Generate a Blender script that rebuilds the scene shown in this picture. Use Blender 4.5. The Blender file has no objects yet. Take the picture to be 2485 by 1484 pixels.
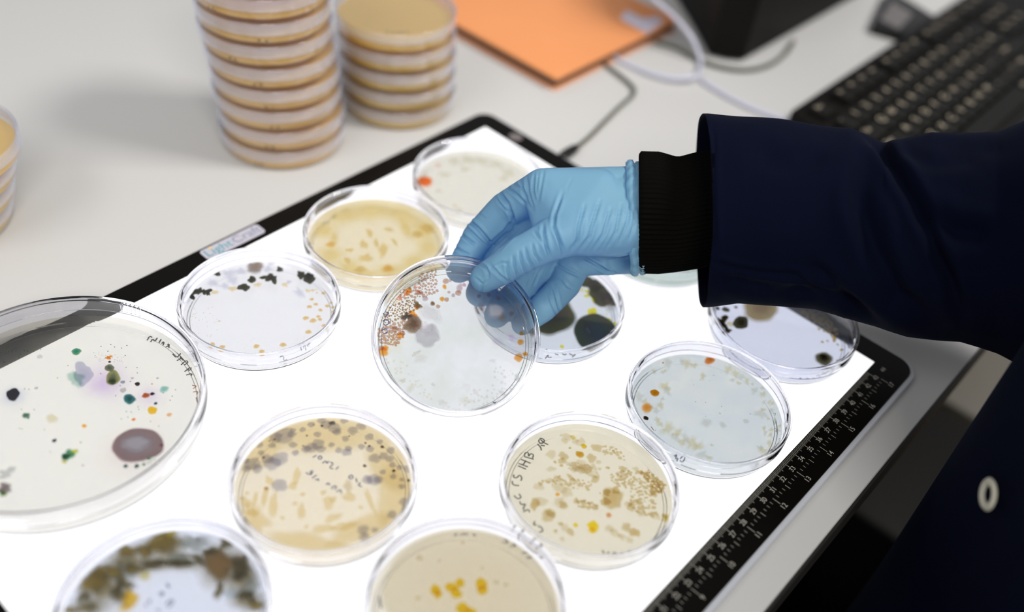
import bpy, bmesh, math, random
import numpy as np
from mathutils import Vector, Matrix, noise

random.seed(7)
PI = math.pi
scene = bpy.context.scene
C = bpy.context.collection
# ------------------------------------------------------------------ frame of reference
# lengths below are centimetres in the light pad's own frame: origin at its right corner,
# +x along the short side, +y along the ruler side, z up from the pad's glass. The table top is z = -0.8.
Z0 = 0.758
TZ = -0.8
def W(p): return Vector((p[0] * .01, p[1] * .01, Z0 + p[2] * .01))

CR = np.array([-0.73500418, -0.66957608, 0.10694265])
CU = np.array([0.51631536, -0.45043391, 0.72837335])
CF = np.array([0.43953078, -0.59057359, -0.67678322])
CC = np.array([-6.31545408, 50.49324742, 40.82699554])
FPX = 2385.63
def ray(px, py): return CF + CR * (px - 1242.5) / FPX - CU * (py - 742.) / FPX
def at(px, py, z=0.):
    d = ray(px, py); return CC + d * ((z - CC[2]) / d[2])
def atd(px, py, dep): return CC + dep * ray(px, py)
def ppc(p): return FPX / ((np.array(p) - CC) @ CF)     # pixels per centimetre at a point
def pix(V):                                            # (n,3) cm -> (n,2) pixels
    d = V - CC; z = d @ CF
    return np.stack([1242.5 + FPX * (d @ CR) / z, 742. - FPX * (d @ CU) / z], -1)

# ------------------------------------------------------------------ materials
def srgb(r, g, b):
    f = lambda c: (c / 255 / 12.92) if c / 255 <= .04045 else ((c / 255 + .055) / 1.055) ** 2.4
    return (f(r), f(g), f(b), 1)
def newmat(name):
    m = bpy.data.materials.new(name); m.use_nodes = True
    nt = m.node_tree; nt.nodes.clear()
    out = nt.nodes.new('ShaderNodeOutputMaterial')
    return m, nt, out
def nd(nt, t, **kw):
    n = nt.nodes.new(t)
    for k, v in kw.items():
        if k.startswith('i_'):
            n.inputs[k[2:].replace('_', ' ')].default_value = v
        else: setattr(n, k, v)
    return n
def principled(name, col, rough=.5, spec=.5, bump=None, sheen=0, var=None, metal=0, trans=None):
    m, nt, out = newmat(name)
    b = nd(nt, 'ShaderNodeBsdfPrincipled')
    b.inputs['Base Color'].default_value = col
    b.inputs['Roughness'].default_value = rough
    b.inputs['Specular IOR Level'].default_value = spec
    b.inputs['Metallic'].default_value = metal
    if sheen:
        b.inputs['Sheen Weight'].default_value = sheen
        b.inputs['Sheen Roughness'].default_value = .4
        b.inputs['Sheen Tint'].default_value = (.4, .5, .8, 1)
    tc = nd(nt, 'ShaderNodeTexCoord')
    if var:   # (scale, amount)
        n = nd(nt, 'ShaderNodeTexNoise'); n.inputs['Scale'].default_value = var[0]; n.inputs['Detail'].default_value = 5
        nt.links.new(tc.outputs['Object'], n.inputs['Vector'])
        mx = nd(nt, 'ShaderNodeMix', data_type='RGBA')
        mx.inputs[6].default_value = tuple(c * (1 - var[1]) for c in col[:3]) + (1,)
        mx.inputs[7].default_value = tuple(min(1, c * (1 + var[1])) for c in col[:3]) + (1,)
        nt.links.new(n.outputs['Fac'], mx.inputs[0]); nt.links.new(mx.outputs[2], b.inputs['Base Color'])
    if bump:  # (scale, strength, distance)
        n = nd(nt, 'ShaderNodeTexNoise'); n.inputs['Scale'].default_value = bump[0]; n.inputs['Detail'].default_value = 4
        nt.links.new(tc.outputs['Object'], n.inputs['Vector'])
        bp = nd(nt, 'ShaderNodeBump'); bp.inputs['Strength'].default_value = bump[1]; bp.inputs['Distance'].default_value = bump[2]
        nt.links.new(n.outputs['Fac'], bp.inputs['Height']); nt.links.new(bp.outputs['Normal'], b.inputs['Normal'])
    if trans:
        t = nd(nt, 'ShaderNodeBsdfTranslucent'); t.inputs['Color'].default_value = trans[0]
        mx = nd(nt, 'ShaderNodeMixShader'); mx.inputs[0].default_value = trans[1]
        nt.links.new(b.outputs[0], mx.inputs[1]); nt.links.new(t.outputs[0], mx.inputs[2])
        nt.links.new(mx.outputs[0], out.inputs[0])
    else: nt.links.new(b.outputs[0], out.inputs[0])
    return m

def plastic_mat():
    m, nt, out = newmat('clear_polystyrene')
    g = nd(nt, 'ShaderNodeBsdfGlass'); g.inputs['Color'].default_value = (.986, .986, .997, 1)
    g.inputs['IOR'].default_value = 1.45; g.inputs['Roughness'].default_value = 0.0
    nt.links.new(g.outputs[0], out.inputs[0])
    return m
def thin_plastic_mat(name='thin_clear_plastic', haze=.08, wall=.17):
    # light goes straight through the thin wall, some of it reflected at grazing angles, a little scattered
    m, nt, out = newmat(name)
    t = nd(nt, 'ShaderNodeBsdfTransparent'); t.inputs['Color'].default_value = (.965, .97, .99, 1)
    g = nd(nt, 'ShaderNodeBsdfGlossy'); g.inputs['Roughness'].default_value = .06; g.inputs['Color'].default_value = (.9, .92, 1, 1)
    lw = nd(nt, 'ShaderNodeLayerWeight'); lw.inputs['Blend'].default_value = .5
    pw = nd(nt, 'ShaderNodeMath', operation='POWER'); pw.inputs[1].default_value = 3.2
    nt.links.new(lw.outputs['Facing'], pw.inputs[0])
    ad = nd(nt, 'ShaderNodeMath', operation='MULTIPLY_ADD'); ad.inputs[1].default_value = .7; ad.inputs[2].default_value = .035
    nt.links.new(pw.outputs[0], ad.inputs[0])
    d = nd(nt, 'ShaderNodeBsdfDiffuse'); d.inputs['Color'].default_value = (.85, .86, .95, 1)
    mx = nd(nt, 'ShaderNodeMixShader'); nt.links.new(ad.outputs[0], mx.inputs[0])
    nt.links.new(t.outputs[0], mx.inputs[1]); nt.links.new(g.outputs[0], mx.inputs[2])
    m2 = nd(nt, 'ShaderNodeMixShader')
    tc = nd(nt, 'ShaderNodeTexCoord'); sx = nd(nt, 'ShaderNodeSeparateXYZ'); nt.links.new(tc.outputs['Normal'], sx.inputs[0])
    ab = nd(nt, 'ShaderNodeMath', operation='ABSOLUTE'); nt.links.new(sx.outputs['Z'], ab.inputs[0])
    mr = nd(nt, 'ShaderNodeMapRange'); mr.inputs['From Min'].default_value = .1; mr.inputs['From Max'].default_value = .9   # walls get extra pale scatter in place of bright reflections
    mr.inputs['To Min'].default_value = wall; mr.inputs['To Max'].default_value = haze
    nt.links.new(ab.outputs[0], mr.inputs['Value']); nt.links.new(mr.outputs[0], m2.inputs[0])
    nt.links.new(mx.outputs[0], m2.inputs[1]); nt.links.new(d.outputs[0], m2.inputs[2])
    nt.links.new(m2.outputs[0], out.inputs[0])
    return m
def agar_mat(name, rgb, clear=.6, blot=None):
    clear = .76 + .22 * clear
    AG[name] = rgb
    # gel slab: part of the light passes straight, part is scattered. blot = (rgb, scale, threshold) thin growth film
    m, nt, out = newmat(name)
    c = srgb(*rgb); c2 = tuple(math.sqrt(v) for v in c[:3]) + (1,)
    t = nd(nt, 'ShaderNodeBsdfTransparent'); t.inputs['Color'].default_value = c2
    tr = nd(nt, 'ShaderNodeBsdfTranslucent'); tr.inputs['Color'].default_value = c
    df = nd(nt, 'ShaderNodeBsdfDiffuse'); df.inputs['Color'].default_value = tuple(v * .8 for v in c[:3]) + (1,)
    mm = nd(nt, 'ShaderNodeMixShader'); mm.inputs[0].default_value = .1
    nt.links.new(tr.outputs[0], mm.inputs[1]); nt.links.new(df.outputs[0], mm.inputs[2])
    mx = nd(nt, 'ShaderNodeMixShader'); mx.inputs[0].default_value = 1 - clear
    nt.links.new(t.outputs[0], mx.inputs[1]); nt.links.new(mm.outputs[0], mx.inputs[2])
    if blot:
        tc = nd(nt, 'ShaderNodeTexCoord'); n = nd(nt, 'ShaderNodeTexNoise')
        n.inputs['Scale'].default_value = blot[1]; n.inputs['Detail'].default_value = 6; n.inputs['Roughness'].default_value = .6
        nt.links.new(tc.outputs['Object'], n.inputs['Vector'])
        r = nd(nt, 'ShaderNodeValToRGB'); r.color_ramp.elements[0].position = blot[2] - .12; r.color_ramp.elements[1].position = blot[2] + .12
        cb = srgb(*blot[0])
        r.color_ramp.elements[0].color = c2; r.color_ramp.elements[1].color = tuple(math.sqrt(v) for v in cb[:3]) + (1,)
        nt.links.new(n.outputs['Fac'], r.inputs[0])
        for s in (t, tr): nt.links.new(r.outputs[0], s.inputs['Color'])
    nt.links.new(mx.outputs[0], out.inputs[0])
    return m
_cm = {}
AG = {}
def colony_mat(core, edge=None, soft=.15, op=1., solid=.45):
    return (core, edge or core, soft, op, solid)
def build_colony(core, edge, soft, op, solid, ag):
    """growth seen against the light; rad runs 0 in the middle to 1 at the margin of a colony (thickness thins out)"""
    key = (core, edge, soft, op, solid, ag)
    if key in _cm: return _cm[key]
    m, nt, out = newmat('colony_growth')
    if sum(core) > 330 and solid < .55: solid *= .4
    ga = srgb(*ag)
    def srgb_(r, g, b): return tuple(min(1, v / w_ ** .9) for v, w_ in zip(srgb(r, g, b)[:3], ga[:3])) + (1,)
    a = nd(nt, 'ShaderNodeAttribute', attribute_name='rad')
    tc = nd(nt, 'ShaderNodeTexCoord'); n = nd(nt, 'ShaderNodeTexNoise'); n.inputs['Scale'].default_value = 900; n.inputs['Detail'].default_value = 4
    nt.links.new(tc.outputs['Object'], n.inputs['Vector'])
    ma = nd(nt, 'ShaderNodeMath', operation='MULTIPLY_ADD'); ma.inputs[1].default_value = .5; ma.inputs[2].default_value = -.25
    nt.links.new(n.outputs['Fac'], ma.inputs[0])
    ad = nd(nt, 'ShaderNodeMath', operation='ADD'); nt.links.new(a.outputs['Fac'], ad.inputs[0]); nt.links.new(ma.outputs[0], ad.inputs[1])
    r = nd(nt, 'ShaderNodeValToRGB'); r.color_ramp.elements[0].color = srgb_(*core); r.color_ramp.elements[1].color = srgb_(*edge)
    r.color_ramp.elements[0].position = .25; r.color_ramp.elements[1].position = .9
    nt.links.new(ad.outputs[0], r.inputs[0])
    t = nd(nt, 'ShaderNodeBsdfTransparent'); d = nd(nt, 'ShaderNodeBsdfDiffuse'); tl = nd(nt, 'ShaderNodeBsdfTranslucent')
    for s in (t, d, tl): nt.links.new(r.outputs[0], s.inputs['Color'])
    m1 = nd(nt, 'ShaderNodeMixShader'); m1.inputs[0].default_value = .85 if solid < .55 else .5
    nt.links.new(d.outputs[0], m1.inputs[1]); nt.links.new(tl.outputs[0], m1.inputs[2])
    m2 = nd(nt, 'ShaderNodeMixShader'); m2.inputs[0].default_value = solid
    nt.links.new(t.outputs[0], m2.inputs[1]); nt.links.new(m1.outputs[0], m2.inputs[2])
    al = nd(nt, 'ShaderNodeMapRange'); al.inputs['From Min'].default_value = 1 - max(soft, .02); al.inputs['From Max'].default_value = 1.0
    al.inputs['To Min'].default_value = op; al.inputs['To Max'].default_value = 0
    nt.links.new(a.outputs['Fac'], al.inputs['Value'])
    w = nd(nt, 'ShaderNodeBsdfTransparent')
    m3 = nd(nt, 'ShaderNodeMixShader'); nt.links.new(al.outputs[0], m3.inputs[0])
    nt.links.new(w.outputs[0], m3.inputs[1]); nt.links.new(m2.outputs[0], m3.inputs[2])
    nt.links.new(m3.outputs[0], out.inputs[0])
    _cm[key] = m
    return m

PL = plastic_mat()
PLT = thin_plastic_mat(haze=.035)
PLB = thin_plastic_mat('thin_clear_base', haze=.02, wall=.02)
M_table = principled('white_laminate', (.555, .55, .54, 1), .38, .4, var=(3, .015))
M_edge = principled('dark_edge_band', (.015, .014, .012, 1), .5)
M_black = principled('black_plastic', (.006, .0055, .005, 1), .35, .4)
M_black_matte = principled('matte_black_plastic', (.005, .0045, .004, 1), .6, .15)
M_frame = principled('black_pad_frame', (.003, .0026, .002, 1), .35, .12)
M_clearedge = principled('frosted_acrylic_edge', (.55, .57, .62, 1), .25, .5)
M_print = principled('grey_print', (.4, .385, .33, 1), .6)
M_ink = principled('blue_marker', (.03, .05, .22, 1), .5)
M_ink_black = principled('black_marker', (.02, .025, .04, 1), .5)
M_ink_orange = principled('orange_marker', (.95, .25, .12, 1), .5)
M_navy = principled('navy_cotton_twill', (.0014, .0025, .0105, 1), .9, .05, sheen=.014, bump=(900, .35, .0004), var=(60, .12))
M_rib = principled('black_rib_knit', (.0018, .0016, .0013, 1), .9, .05)
M_orange = principled('orange_card_cover', (.76, .3, .115, 1), .5, .3, var=(12, .05))
M_pages = principled('dark_page_block', (.09, .055, .04, 1), .7)
M_lilac = principled('pale_lilac_label', (.55, .52, .62, 1), .5)
M_whitecable = principled('white_cable_sheath', (.6, .6, .72, 1), .35)
M_greycable = principled('olive_grey_cable_sheath', (.07, .07, .045, 1), .5)
M_floor = principled('grey_brown_floor', (.07, .052, .03, 1), .5, var=(4, .2))
M_greymetal = principled('grey_painted_metal', (.13, .12, .1, 1), .4)

# pad light surface: diffusing acrylic lit from inside
m, nt, out = newmat('lit_diffuser_sheet')
e = nd(nt, 'ShaderNodeEmission'); e.inputs['Color'].default_value = (.97, .975, 1, 1); e.inputs['Strength'].default_value = 1.1
d = nd(nt, 'ShaderNodeBsdfDiffuse'); d.inputs['Color'].default_value = (.36, .36, .36, 1)
s = nd(nt, 'ShaderNodeAddShader'); nt.links.new(e.outputs[0], s.inputs[0]); nt.links.new(d.outputs[0], s.inputs[1]); nt.links.new(s.outputs[0], out.inputs[0])
M_light = m

# ------------------------------------------------------------------ object helpers
def link(name, me, mat, parent=None, loc=None):
    o = bpy.data.objects.new(name, me); C.objects.link(o)
    if mat is not None and not me.materials: me.materials.append(mat)
    if parent is not None: o.parent = parent
    if loc is not None: o.location = loc
    return o
def thing(name, label, cat, loc=(0, 0, 0), group=None):
    o = bpy.data.objects.new(name, None); C.objects.link(o); o.location = loc; o.empty_display_size = .02
    tag(o, label, cat, group); return o
def tag(o, label, cat, group=None):
    o['label'] = label; o['category'] = cat
    if group: o['group'] = group
def mesh_from(verts, faces, name='mesh', smooth=True, sharp=None):
    me = bpy.data.meshes.new(name); me.from_pydata([tuple(v) for v in verts], [], faces); me.update()
    if smooth:
        for p in me.polygons: p.use_smooth = True
        if sharp: me.set_sharp_from_angle(angle=math.radians(sharp))
    return me
def lathe(profile, n=96, close=True, name='lathe', sharp=35):
    """profile (r,z) in cm, closed loop or open; revolve about z; returns mesh in metres"""
    V = []; F = []; idx = []
    for (r, z) in profile:
        if r <= 1e-6: idx.append([len(V)] * n); V.append((0, 0, z * .01))
        else:
            idx.append(list(range(len(V), len(V) + n)))
            for k in range(n):
                a = 2 * PI * k / n; V.append((r * .01 * math.cos(a), r * .01 * math.sin(a), z * .01))
    m = len(profile)
    for i in range(m if close else m - 1):
        A, B = idx[i], idx[(i + 1) % m]
        if A[0] == A[1] and B[0] == B[1]: continue
        for k in range(n):
            q = [A[k], A[(k + 1) % n], B[(k + 1) % n], B[k]]
            q2 = []
            for v in q:
                if v not in q2: q2.append(v)
            if len(q2) > 2: F.append(q2)
    me = mesh_from(V, F, name, True, sharp)
    bm = bmesh.new(); bm.from_mesh(me); bmesh.ops.recalc_face_normals(bm, faces=bm.faces); bm.to_mesh(me); bm.free()
    me.set_sharp_from_angle(angle=math.radians(sharp))
    return me
def tube(pts, r, n=12, name='tube', sub=6):
    """smooth tube through cm points (Catmull-Rom), mesh in world metres"""
    P = [np.array(p, float) for p in pts]
    P = [2 * P[0] - P[1]] + P + [2 * P[-1] - P[-2]]
    path = []
    for i in range(1, len(P) - 2):
        for k in range(sub):
            t = k / sub
            path.append(.5 * ((2 * P[i]) + (P[i + 1] - P[i - 1]) * t + (2 * P[i - 1] - 5 * P[i] + 4 * P[i + 1] - P[i + 2]) * t * t + (3 * P[i] - P[i - 1] - 3 * P[i + 1] + P[i + 2]) * t ** 3))
    path.append(P[-2])
    rr = r if hasattr(r, '__len__') else None
    V = []; F = []; up = np.array([.13, .21, 1.])
    for i, p in enumerate(path):
        d = path[min(i + 1, len(path) - 1)] - path[max(i - 1, 0)]; d = d / (np.linalg.norm(d) + 1e-9)
        a = np.cross(d, up); a /= np.linalg.norm(a) + 1e-9; b = np.cross(a, d)
        q = r if rr is None else np.interp(i / (len(path) - 1), np.linspace(0, 1, len(rr)), rr)
        for k in range(n):
            th = 2 * PI * k / n; V.append(W(p + q * (a * math.cos(th) + b * math.sin(th))))
    for i in range(len(path) - 1):
        for k in range(n):
            F.append([i * n + k, i * n + (k + 1) % n, (i + 1) * n + (k + 1) % n, (i + 1) * n + k])
    F.append(list(range(n))[::-1]); F.append([(len(path) - 1) * n + k for k in range(n)])
    return mesh_from(V, F, name)
def prism(poly, z0, z1, bevel=0, seg=3, name='prism', conv=W, rnd=0):
    """vertical prism from a plan polygon (cm); rnd rounds plan corners"""
    bm = bmesh.new()
    vs = [bm.verts.new(conv((x, y, z0))) for x, y in poly]
    f = bm.faces.new(vs)
    r = bmesh.ops.extrude_face_region(bm, geom=[f])
    dz = conv((0, 0, z1)) - conv((0, 0, z0))
    for v in r['geom']:
        if isinstance(v, bmesh.types.BMVert): v.co += dz
    if rnd:
        es = [e for e in bm.edges if abs((e.verts[0].co - e.verts[1].co).normalized().dot(dz.normalized())) > .99]
        bmesh.ops.bevel(bm, geom=es, offset=rnd * .01, segments=6, profile=.5, affect='EDGES')
    bmesh.ops.recalc_face_normals(bm, faces=bm.faces)
    if bevel:
        zs = [v.co.z for v in bm.verts]; zt = max(zs)
        es = [e for e in bm.edges if all(abs(v.co.z - zt) < 1e-7 for v in e.verts)]
        bmesh.ops.bevel(bm, geom=es, offset=bevel * .01, segments=seg, profile=.5, affect='EDGES')
    bmesh.ops.recalc_face_normals(bm, faces=bm.faces)
    me = bpy.data.meshes.new(name); bm.to_mesh(me); bm.free()
    for p in me.polygons: p.use_smooth = True
    me.set_sharp_from_angle(angle=math.radians(30))
    return me
def rect(x0, y0, x1, y1): return [(x0, y0), (x1, y0), (x1, y1), (x0, y1)]
def text_mesh(txt, size, name='text'):
    cu = bpy.data.curves.new('tx', 'FONT'); cu.body = txt; cu.size = size * .01; cu.align_x = 'CENTER'; cu.align_y = 'CENTER'
    o = bpy.data.objects.new('tx', cu); C.objects.link(o)
    dg = bpy.context.evaluated_depsgraph_get(); dg.update()
    me = bpy.data.meshes.new_from_object(o.evaluated_get(dg))
    bpy.data.objects.remove(o); bpy.data.curves.remove(cu)
    me.name = name
    return me
def join_transformed(items, name='joined', thick=0):
    """items: (mesh, Matrix) -> one mesh"""
    bm = bmesh.new()
    for me, M in items:
        k = len(bm.verts); bm.from_mesh(me); bm.verts.ensure_lookup_table()
        for v in bm.verts[k:]: v.co = M @ v.co
    out = bpy.data.meshes.new(name); bm.to_mesh(out); bm.free()
    return out
def basis(ex, ey, ez, o): 
    M = Matrix.Identity(4)
    for i, v in enumerate((ex, ey, ez)):
        for j in range(3): M[j][i] = v[j]
    for j in range(3): M[j][3] = o[j]
    return M

# ------------------------------------------------------------------ the setting
floor = link('floor', mesh_from([(-2.2, -2.6, 0), (2.6, -2.6, 0), (2.6, 2.2, 0), (-2.2, 2.2, 0)], [[0, 1, 2, 3]], smooth=False), M_floor)
floor['kind'] = 'structure'

# ------------------------------------------------------------------ table
tbl = thing('lab_table', 'long white laboratory table top with dark edge, carrying the light pad', 'table', W((50, -10, TZ)))
def child_world(name, me, mat, parent):
    o = link(name, me, mat, parent); o.matrix_parent_inverse = Matrix.Translation(-parent.location); return o
child_world('table_top', prism(rect(-2.0, -125, 92, 78), TZ - 2.6, TZ, bevel=.12), M_table, tbl)
child_world('edge_band', prism(rect(-2.16, -125, -2.0, 78), TZ - 2.6, TZ - .12), M_edge, tbl)
child_world('under_frame', prism(rect(4, -118, 86, 70), TZ - 6.6, TZ - 2.62), M_black_matte, tbl)
for x, y in ((6, -116), (84, -116), (6, 68), (84, 68)):
    child_world('leg', prism(rect(x - 2, y - 2, x + 2, y + 2), -75.8, TZ - 6.62), M_greymetal, tbl)

# ------------------------------------------------------------------ light pad
PW, PH = 36.6, 47.8
pad = thing('light_pad', 'large flat backlit drawing pad with black ruler frame glowing under the dishes', 'light pad', W((PW / 2, PH / 2, TZ)))
child_world('pad_body', prism(rect(-.28, -.28, PW + .05, PH + .05), TZ, -.16, bevel=.1, rnd=1.3), M_clearedge, pad)
def frame_mesh():
    bm = bmesh.new()
    def ring(x0, y0, x1, y1, r, z, n=8):
        pts = []
        for cx, cy, a0 in ((x1 - r, y1 - r, 0), (x0 + r, y1 - r, 90), (x0 + r, y0 + r, 180), (x1 - r, y0 + r, 270)):
            for k in range(n + 1):
                a = math.radians(a0 + 90 * k / n); pts.append(bm.verts.new(W((cx + r * math.cos(a), cy + r * math.sin(a), z))))
        return pts
    A = ring(0, 0, PW, PH, 1.1, -.155); B = ring(0, 0, PW, PH, 1.1, -.04); B2 = ring(.04, .04, PW - .04, PH - .04, 1.06, 0)
    Cc = ring(2.05, 1.66, 34.98, 45.9, .03, 0); D = ring(2.05, 1.66, 34.98, 45.9, .03, -.155)
    loops = [A, B, B2, Cc, D, A]
    for a, b in zip(loops[:-1], loops[1:]):
        n = len(a)
        for k in range(n): bm.faces.new([a[k], a[(k + 1) % n], b[(k + 1) % n], b[k]])
    bmesh.ops.recalc_face_normals(bm, faces=bm.faces)
    me = bpy.data.meshes.new('frame'); bm.to_mesh(me); bm.free(); return me
fr = child_world('pad_frame', frame_mesh(), M_frame, pad)
child_world('light_panel', prism(rect(2.06, 1.67, 34.97, 45.89), -.15, -.004), M_light, pad)
# ruler print on the frame: millimetre and inch scales
def ticks():
    bm = bmesh.new()
    def q(x0, x1, y, w, z=.003):
        vs = [bm.verts.new(W(p)) for p in ((x0, y - w / 2, z), (x1, y - w / 2, z), (x1, y + w / 2, z), (x0, y + w / 2, z))]
        bm.faces.new(vs)
    for k in range(0, 431):
        y = 45.87 - k * .1
        L = .26 if k % 10 else .52
        if k % 5 == 0 and k % 10: L = .36
        q(2.0 - L, 2.0, y, .022 if k % 10 else .03)
    for k in range(0, 17 * 16 + 1):
        y = 45.87 - k * 2.54 / 16 * 1.0
        if k % 16 == 0: q(.62, 1.1, y, .03)
        elif k % 8 == 0: q(.76, 1.08, y, .026)
        elif k % 2 == 0: q(.9, 1.08, y, .022)
    me = bpy.data.meshes.new('ticks'); bm.to_mesh(me); bm.free(); return me
child_world('ruler_scale', ticks(), M_print, pad)
its = []
Rm = lambda x, y, z: basis((0, -1, 0), (1, 0, 0), (0, 0, 1), W((x, y, z)))
for k in range(0, 45): its.append((text_mesh(str(k), .40), Rm(1.36, 45.86 - k, .003)))
for k in range(0, 18): its.append((text_mesh(str(k), .42), Rm(.41, 45.86 - 2.54 * k, .003)))
child_world('ruler_numerals', join_transformed(its), M_print, pad)
# maker's label on the far frame
lb = child_world('maker_label', prism(rect(35.36, 21.7, 36.42, 26.05), .002, .02, rnd=.25), principled('pale_grey_label', (.5, .48, .55, 1), .45), pad)
Lm = lambda x, y, z: basis((0, -1, 0), (1, 0, 0), (0, 0, 1), W((x, y, z)))
M_teal = principled('teal_print', (.04, .3, .36, 1), .5)
M_greyp = principled('slate_print', (.2, .24, .32, 1), .5)
t1 = child_world('label_word', join_transformed([(text_mesh('Light', .98), Lm(35.9, 24.95, .022))]), M_teal, pad)
t2 = child_world('label_word', join_transformed([(text_mesh('Craft', .98), Lm(35.9, 22.85, .022))]), M_greyp, pad)
for t in (t1, t2): t.parent = lb; t.matrix_parent_inverse = Matrix.Identity(4)
t3 = child_world('label_dot', lathe([(0, 0), (.09, 0), (.09, .004), (0, .004)], 16), principled('yellow_print', (.8, .6, .05, 1), .5), pad)
t3.parent = lb; t3.matrix_parent_inverse = Matrix.Identity(4); t3.location = W((36.27, 25.32, .022))
# touch button
bt = child_world('power_button', lathe([(0, 0), (.52, 0), (.52, .004), (.44, .004), (.44, .002), (0, .002)], 40), principled('button_print', (.16, .14, .14, 1), .5), pad)
bt.matrix_parent_inverse = Matrix.Identity(4); bt.location = W((32.6, .83, .001)) - pad.location

# ------------------------------------------------------------------ petri dishes
def lid_profile(R, H, sk):
    t = .085
    return [(R, H - sk), (R, H - .07), (R - .03, H - .02), (R - .07, H), (R - .17, H), (R - .21, H - .035), (0, H - .035), (0, H - .035 - t),
            (R - .14, H - .035 - t), (R - t - .01, H - .17), (R - t, H - .22), (R - t, H - sk)]
def base_profile(R, H, t=.085):
    h = H - .2
    return [(0, .05), (R - .42, .05), (R - .38, 0), (R - .26, 0), (R - .22, .05), (R - .07, .05), (R - .02, .08), (R, .13), (R, h), (R - t, h),
            (R - t, .2), (R - t - .05, .15), (0, .15)]
def agar_profile(R, h):
    return [(0, .162), (R - .05, .162), (R - .01, .2), (R - .01, h + .05), (R - .05, h + .02), (R - .16, h), (0, h)]
ME = {}
def dish_meshes(R=4.57, H=1.5, ha=.52):
    k = (R, H, ha)
    if k not in ME:
        ME[k] = (lathe(base_profile(R - .2, H), 128, name='dish_base'), lathe(lid_profile(R, H, H * .53), 128, name='dish_lid'),
                 lathe(agar_profile(R - .2 - .095, ha), 96, name='agar'))
    return ME[k]
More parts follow.
